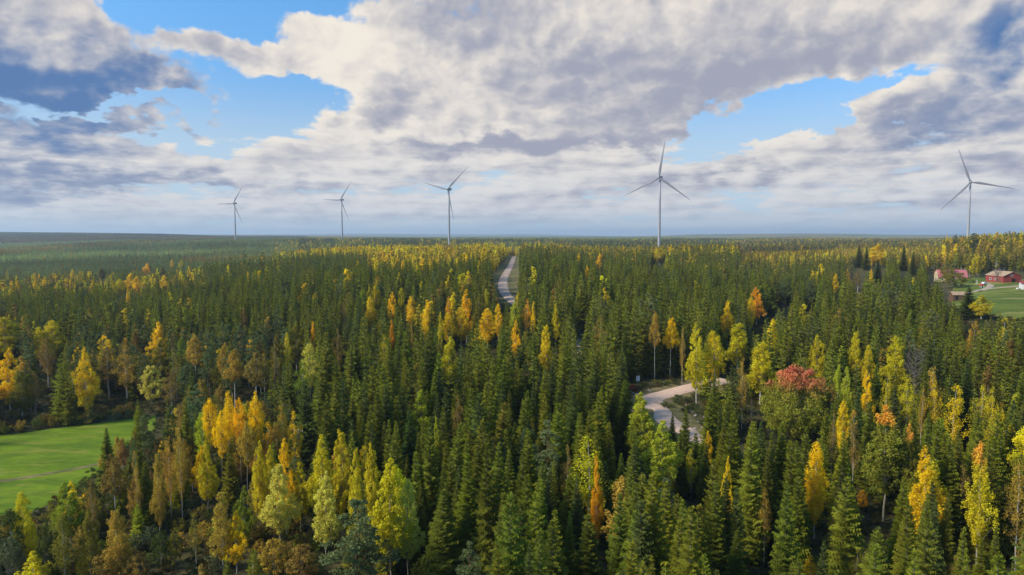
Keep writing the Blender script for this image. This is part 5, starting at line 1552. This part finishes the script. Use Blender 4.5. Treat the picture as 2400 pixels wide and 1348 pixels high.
# white car
cx, cy, cz = hit(2309, 668)
root = empty('parked_car', (cx, cy, cz + .32), radians(12)); tag(root, 'white parked car on the farmyard grass near the barn', 'car')
mb = MB()
prof = [(-2.1, .35), (-2.05, .85), (-1.75, 1.0), (-1.35, 1.42), (.55, 1.46), (1.15, 1.0), (1.95, .86), (2.1, .6), (2.1, .3), (-2.1, .3)]
mb.prism(prof, -.85, .85); mb.build('body', M['carwhite'], root, bevel=.06)
mb = MB(); mb.prism([(-1.3, 1.03), (-1.12, 1.36), (.45, 1.39), (.9, 1.03)], -.858, .858); mb.build('side_window', M['glass'], root)
mb = MB(); mb.add([(.62, -.7, 1.44), (.62, .7, 1.44), (1.16, .74, 1.02), (1.16, -.74, 1.02)], [(0, 1, 2, 3)])
for i_ in range(4): pass
wsb = MB(); wsb.box(-.3, .3, -.7, .7, -.01, .015); ws = wsb.build('windscreen', M['glass'], root); ws.location = (.88, 0, 1.245); ws.rotation_euler = (0, radians(37), 0)
for sx in (-1.3, 1.3):
    for sy in (-.85, .85):
        mb = MB(); mb.tube([(sx, sy - .1, .32), (sx, sy + .1, .32)], [.33, .33], 14); wv = mb.build('wheel', M['tyre'], root)
        mb = MB(); mb.tube([(sx, sy - .11, .32), (sx, sy + .11, .32)], [.18, .18], 10); mb.build('rim', M['greydoor'], wv)
for sy in (-.6, .6): fit('headlight', root, M['white'], 2.09, 2.12, sy - .16, sy + .16, .62, .78)

# little red well house on white posts
cx, cy, cz = hit(2301, 675)
root = empty('well_house', (cx, cy, cz + .3)); tag(root, 'small red well cover on white posts beside the white car', 'well house')
mb = MB(); mb.prism([(-1.0, 1.25), (1.0, 1.25), (0.75, 1.9), (0, 2.25), (-.75, 1.9)], -.8, .8); mb.build('roof', M['redpaint'], root)
for sx in (-.7, .6):
    for sy in (-.6, .6): fit('post', root, M['white'], sx, sx + .16, sy - .08, sy + .08, -.4, 1.25)
fit('tub', root, M['dark'], -.4, .4, -.4, .4, -.2, .7)
# white garden frame
cx, cy, cz = hit(2289, 667)
root = empty('clothes_frame', (cx, cy, cz)); tag(root, 'pair of tall white posts on the lawn left of the car', 'post frame')
for sx in (-.35, .3):
    mb = MB(); mb.tube([(sx, 0, -.3), (sx, 0, 2.7)], [.10, .09], 8); mb.build('post', M['white'], root)
mb = MB(); mb.tube([(-.6, 0, 1.9), (.6, 0, 1.9)], [.03, .03], 6); mb.build('crossbar', M['greydoor'], root)
# low white trailer by the garage
cx, cy, cz = hit(2387, 679)
root = empty('trailer', (cx, cy, cz), radians(5)); tag(root, 'low white trailer parked beside the white garage', 'trailer')
mb = MB(); mb.box(-.9, .7, -.55, .55, .4, .95); mb.tube([(.7, 0, .45), (1.5, 0, .4)], [.05, .05], 6); mb.build('body', M['white'], root)
for sy in (-.62, .55): 
    mb = MB(); mb.tube([(-.1, sy, .3), (-.1, sy + .12, .3)], [.3, .3], 12); mb.build('wheel', M['tyre'], root)

# ------------------------------------------------------------------ road sign, marker post, utility pole
cx, cy, cz = hit(1495, 908)
root = empty('road_sign', (cx, cy, cz), 0); tag(root, 'white notice board on a post at the road junction', 'sign')
s_ = cy / FPX
zt = EYE + cy / ray(1495, 881)[1] * ray(1495, 881)[2] - cz; zb_ = EYE + cy / ray(1495, 893)[1] * ray(1495, 893)[2] - cz
mb = MB(); mb.tube([(0, .05, -.5), (0, .05, zt - .1)], [.05, .045], 8); mb.build('post', M['greydoor'], root)
bd = fit('board', root, M['white'], -4.2 * s_, 4.2 * s_, -.03, .0, zb_, zt)
mb = MB(); hq = (zt - zb_)
for (a, b, c_, e_) in ((-.7, -.1, .62, .82), (.1, .7, .62, .82), (-.7, .7, .40, .46), (-.7, .7, .28, .34), (-.7, .3, .16, .22)):
    mb.box(a * 4.2 * s_, b * 4.2 * s_, -.036, -.031, zb_ + c_ * hq, zb_ + e_ * hq)
mb.build('print', M['greydoor'], bd)
cx, cy, cz = hit(1556, 904)
root = empty('marker_post', (cx, cy, cz)); tag(root, 'short white marker post in the grass above the side road', 'post')
mb = MB(); mb.tube([(0, 0, -.2), (0, 0, 1.15)], [.11, .10], 8); mb.build('post', M['white'], root)
mb = MB(); mb.tube([(0, 0, 1.151), (0, 0, 1.25)], [.115, .09], 8); mb.build('cap', M['greydoor'], root)

cx, cy, cz = hit(702, 1135)
d = ray(705, 1008); zt = EYE + cy / d[1] * d[2] - cz
root = empty('utility_pole', (cx, cy, cz), radians(-14)); tag(root, 'wooden utility pole with a crossarm between aspens and spruces', 'utility pole')
mb = MB(); mb.tube([(0, 0, -.5), (0, 0, zt)], [.16, .11], 10); mb.build('pole', M['bark_dead'], root)
mb = MB(); mb.box(-.95, .95, .12, .24, zt - .35, zt - .22); mb.build('crossarm', M['bark_dead'], root)
for sx in (-.88, .02, .88):
    mb = MB(); z_ = zt - .219 if abs(sx) > .1 else zt + .002
    yo = .18 if abs(sx) > .1 else 0
    mb.tube([(sx, yo, z_), (sx, yo, z_ + .12), (sx, yo, z_ + .16), (sx, yo, z_ + .26)], [.03, .05, .08, .05], 8); mb.build('insulator', M['white'], root)

# ------------------------------------------------------------------ boulders beside the road
def rock_mesh(seed):
    bm = bmesh.new(); bmesh.ops.create_icosphere(bm, subdivisions=3, radius=1)
    r = random.Random(seed); ax = [Vector((r.uniform(-1, 1), r.uniform(-1, 1), r.uniform(-1, 1))).normalized() for _ in range(9)]
    cut = [r.uniform(.55, .85) for _ in ax]
    for v in bm.verts:
        p = v.co.copy()
        for a, c_ in zip(ax, cut):
            q = p.dot(a)
            if q > c_: p -= a * (q - c_) * .85
        v.co = p
    me = bpy.data.meshes.new('boulder'); bm.to_mesh(me); bm.free(); me.materials.append(M['rock'])
    return me
M['rock'] = rough_mat('pale_granite', (.42, .38, .35), (.26, .24, .22), 1.5, .9, .5, .1)
RK = [rock_mesh(i) for i in range(5)]
qr = random.Random(12)
RP = [(1346, 762), (1350, 768), (1355, 775), (1362, 786), (1358, 800), (1367, 796), (1371, 808), (1366, 818), (1376, 820), (1380, 830), (1373, 834),
      (1452, 878), (1462, 884), (1470, 893), (1466, 902), (1476, 912), (1484, 922), (1492, 926), (1520, 914), (1524, 918),
      (1592, 962), (1604, 958), (1612, 950), (1622, 967), (1630, 975), (1618, 988), (1636, 990), (1650, 978), (1645, 1003), (1628, 1006), (1600, 1000), (1610, 1010), (1655, 1012), (1640, 1022), (1698, 1008), (1704, 1016), (1590, 1012), (1580, 1000)]
names = [(1347, 'on the slope between the two visible road bends'), (1465, 'at the spruce edge left of the junction'), (1522, 'under the notice board'), (1620, 'on the brown bank below the side road')]
RL = []
for (px, py) in RP:
    h_ = hit(px, py)
    X, Y_, Z_ = h_
    s = qr.uniform(.28, .62) * (1.5 if py < 850 else 1)
    o = link('boulder', qr.choice(RK)); o.location = (X, Y_, Z_ + .15 * s); o.scale = (s * qr.uniform(1, 1.6), s, s * qr.uniform(.55, .8)); o.rotation_euler = (qr.uniform(-.3, .3), qr.uniform(-.3, .3), qr.uniform(0, 6))
    grp = min(names, key=lambda t_: abs(t_[0] - px))[1]
    RL.append((px, grp, o))
RL.sort(key=lambda t_: t_[0]); cnt_ = {}
for px, grp, o in RL:
    q_ = cnt_.get(grp, 0); cnt_[grp] = q_ + 1
    size_ = 'large' if max(o.scale) > .75 else 'small'
    tag(o, f'{size_} pale boulder {grp}, {ORD[q_].replace(" nearest", "") if q_ else "first"} from the left', 'boulder', f'pale boulders {grp}')
for (px, py, H_, w_, cn, lab) in [(1480, 918, 2.3, 3.2, 'R', 'dark red leaved shrub beside the notice board'), (1560, 955, 1.6, 4.5, 'DG', 'dark green bush inside the bend of the road junction'),
                                 (1592, 940, 1.8, 5.0, 'DG', 'dark green bush under the side road, right one'), (1540, 898, 1.2, 3, 'olive', 'yellowish shrub left of the marker post'),
                                 (1575, 898, 1.2, 3.4, 'olive', 'olive shrub right of the marker post'), (1510, 902, 1.1, 2.6, 'DG', 'low green shrub at the foot of the notice board'),
                                 (2280, 664, 2.0, 4.2, 'DG', 'dark green bush left of the white posts on the lawn'), (2294, 672, 1.2, 3.0, 'B', 'brown low bush left of the red well cover')]:
    X, Y_, Z_ = hit(px, py)
    c_ = (.20, .035, .025) if cn == 'R' else CO[cn]
    plant_tree('shrub', X, Y_, Z_ - .05, H_, w_, c_, lab, None)

# ------------------------------------------------------------------ haze: the air itself
m = bpy.data.materials.new('haze_air'); m.use_nodes = True; m.node_tree.nodes.clear()
gg = NG(m.node_tree)
vo = gg.n('ShaderNodeVolumePrincipled')
vo.inputs['Color'].default_value = (0.70, 0.86, 1.0, 1)
vo.inputs['Density'].default_value = 0.00009
vo.inputs['Anisotropy'].default_value = 0.2
oo = gg.n('ShaderNodeOutputMaterial'); m.node_tree.links.new(vo.outputs[0], oo.inputs['Volume'])
hb = MB(); hb.box(-21000, 21000, -21000, 21000, float(GZ.min()) - 1.5, 232.0)
tag(hb.build('haze', m), kind='stuff')
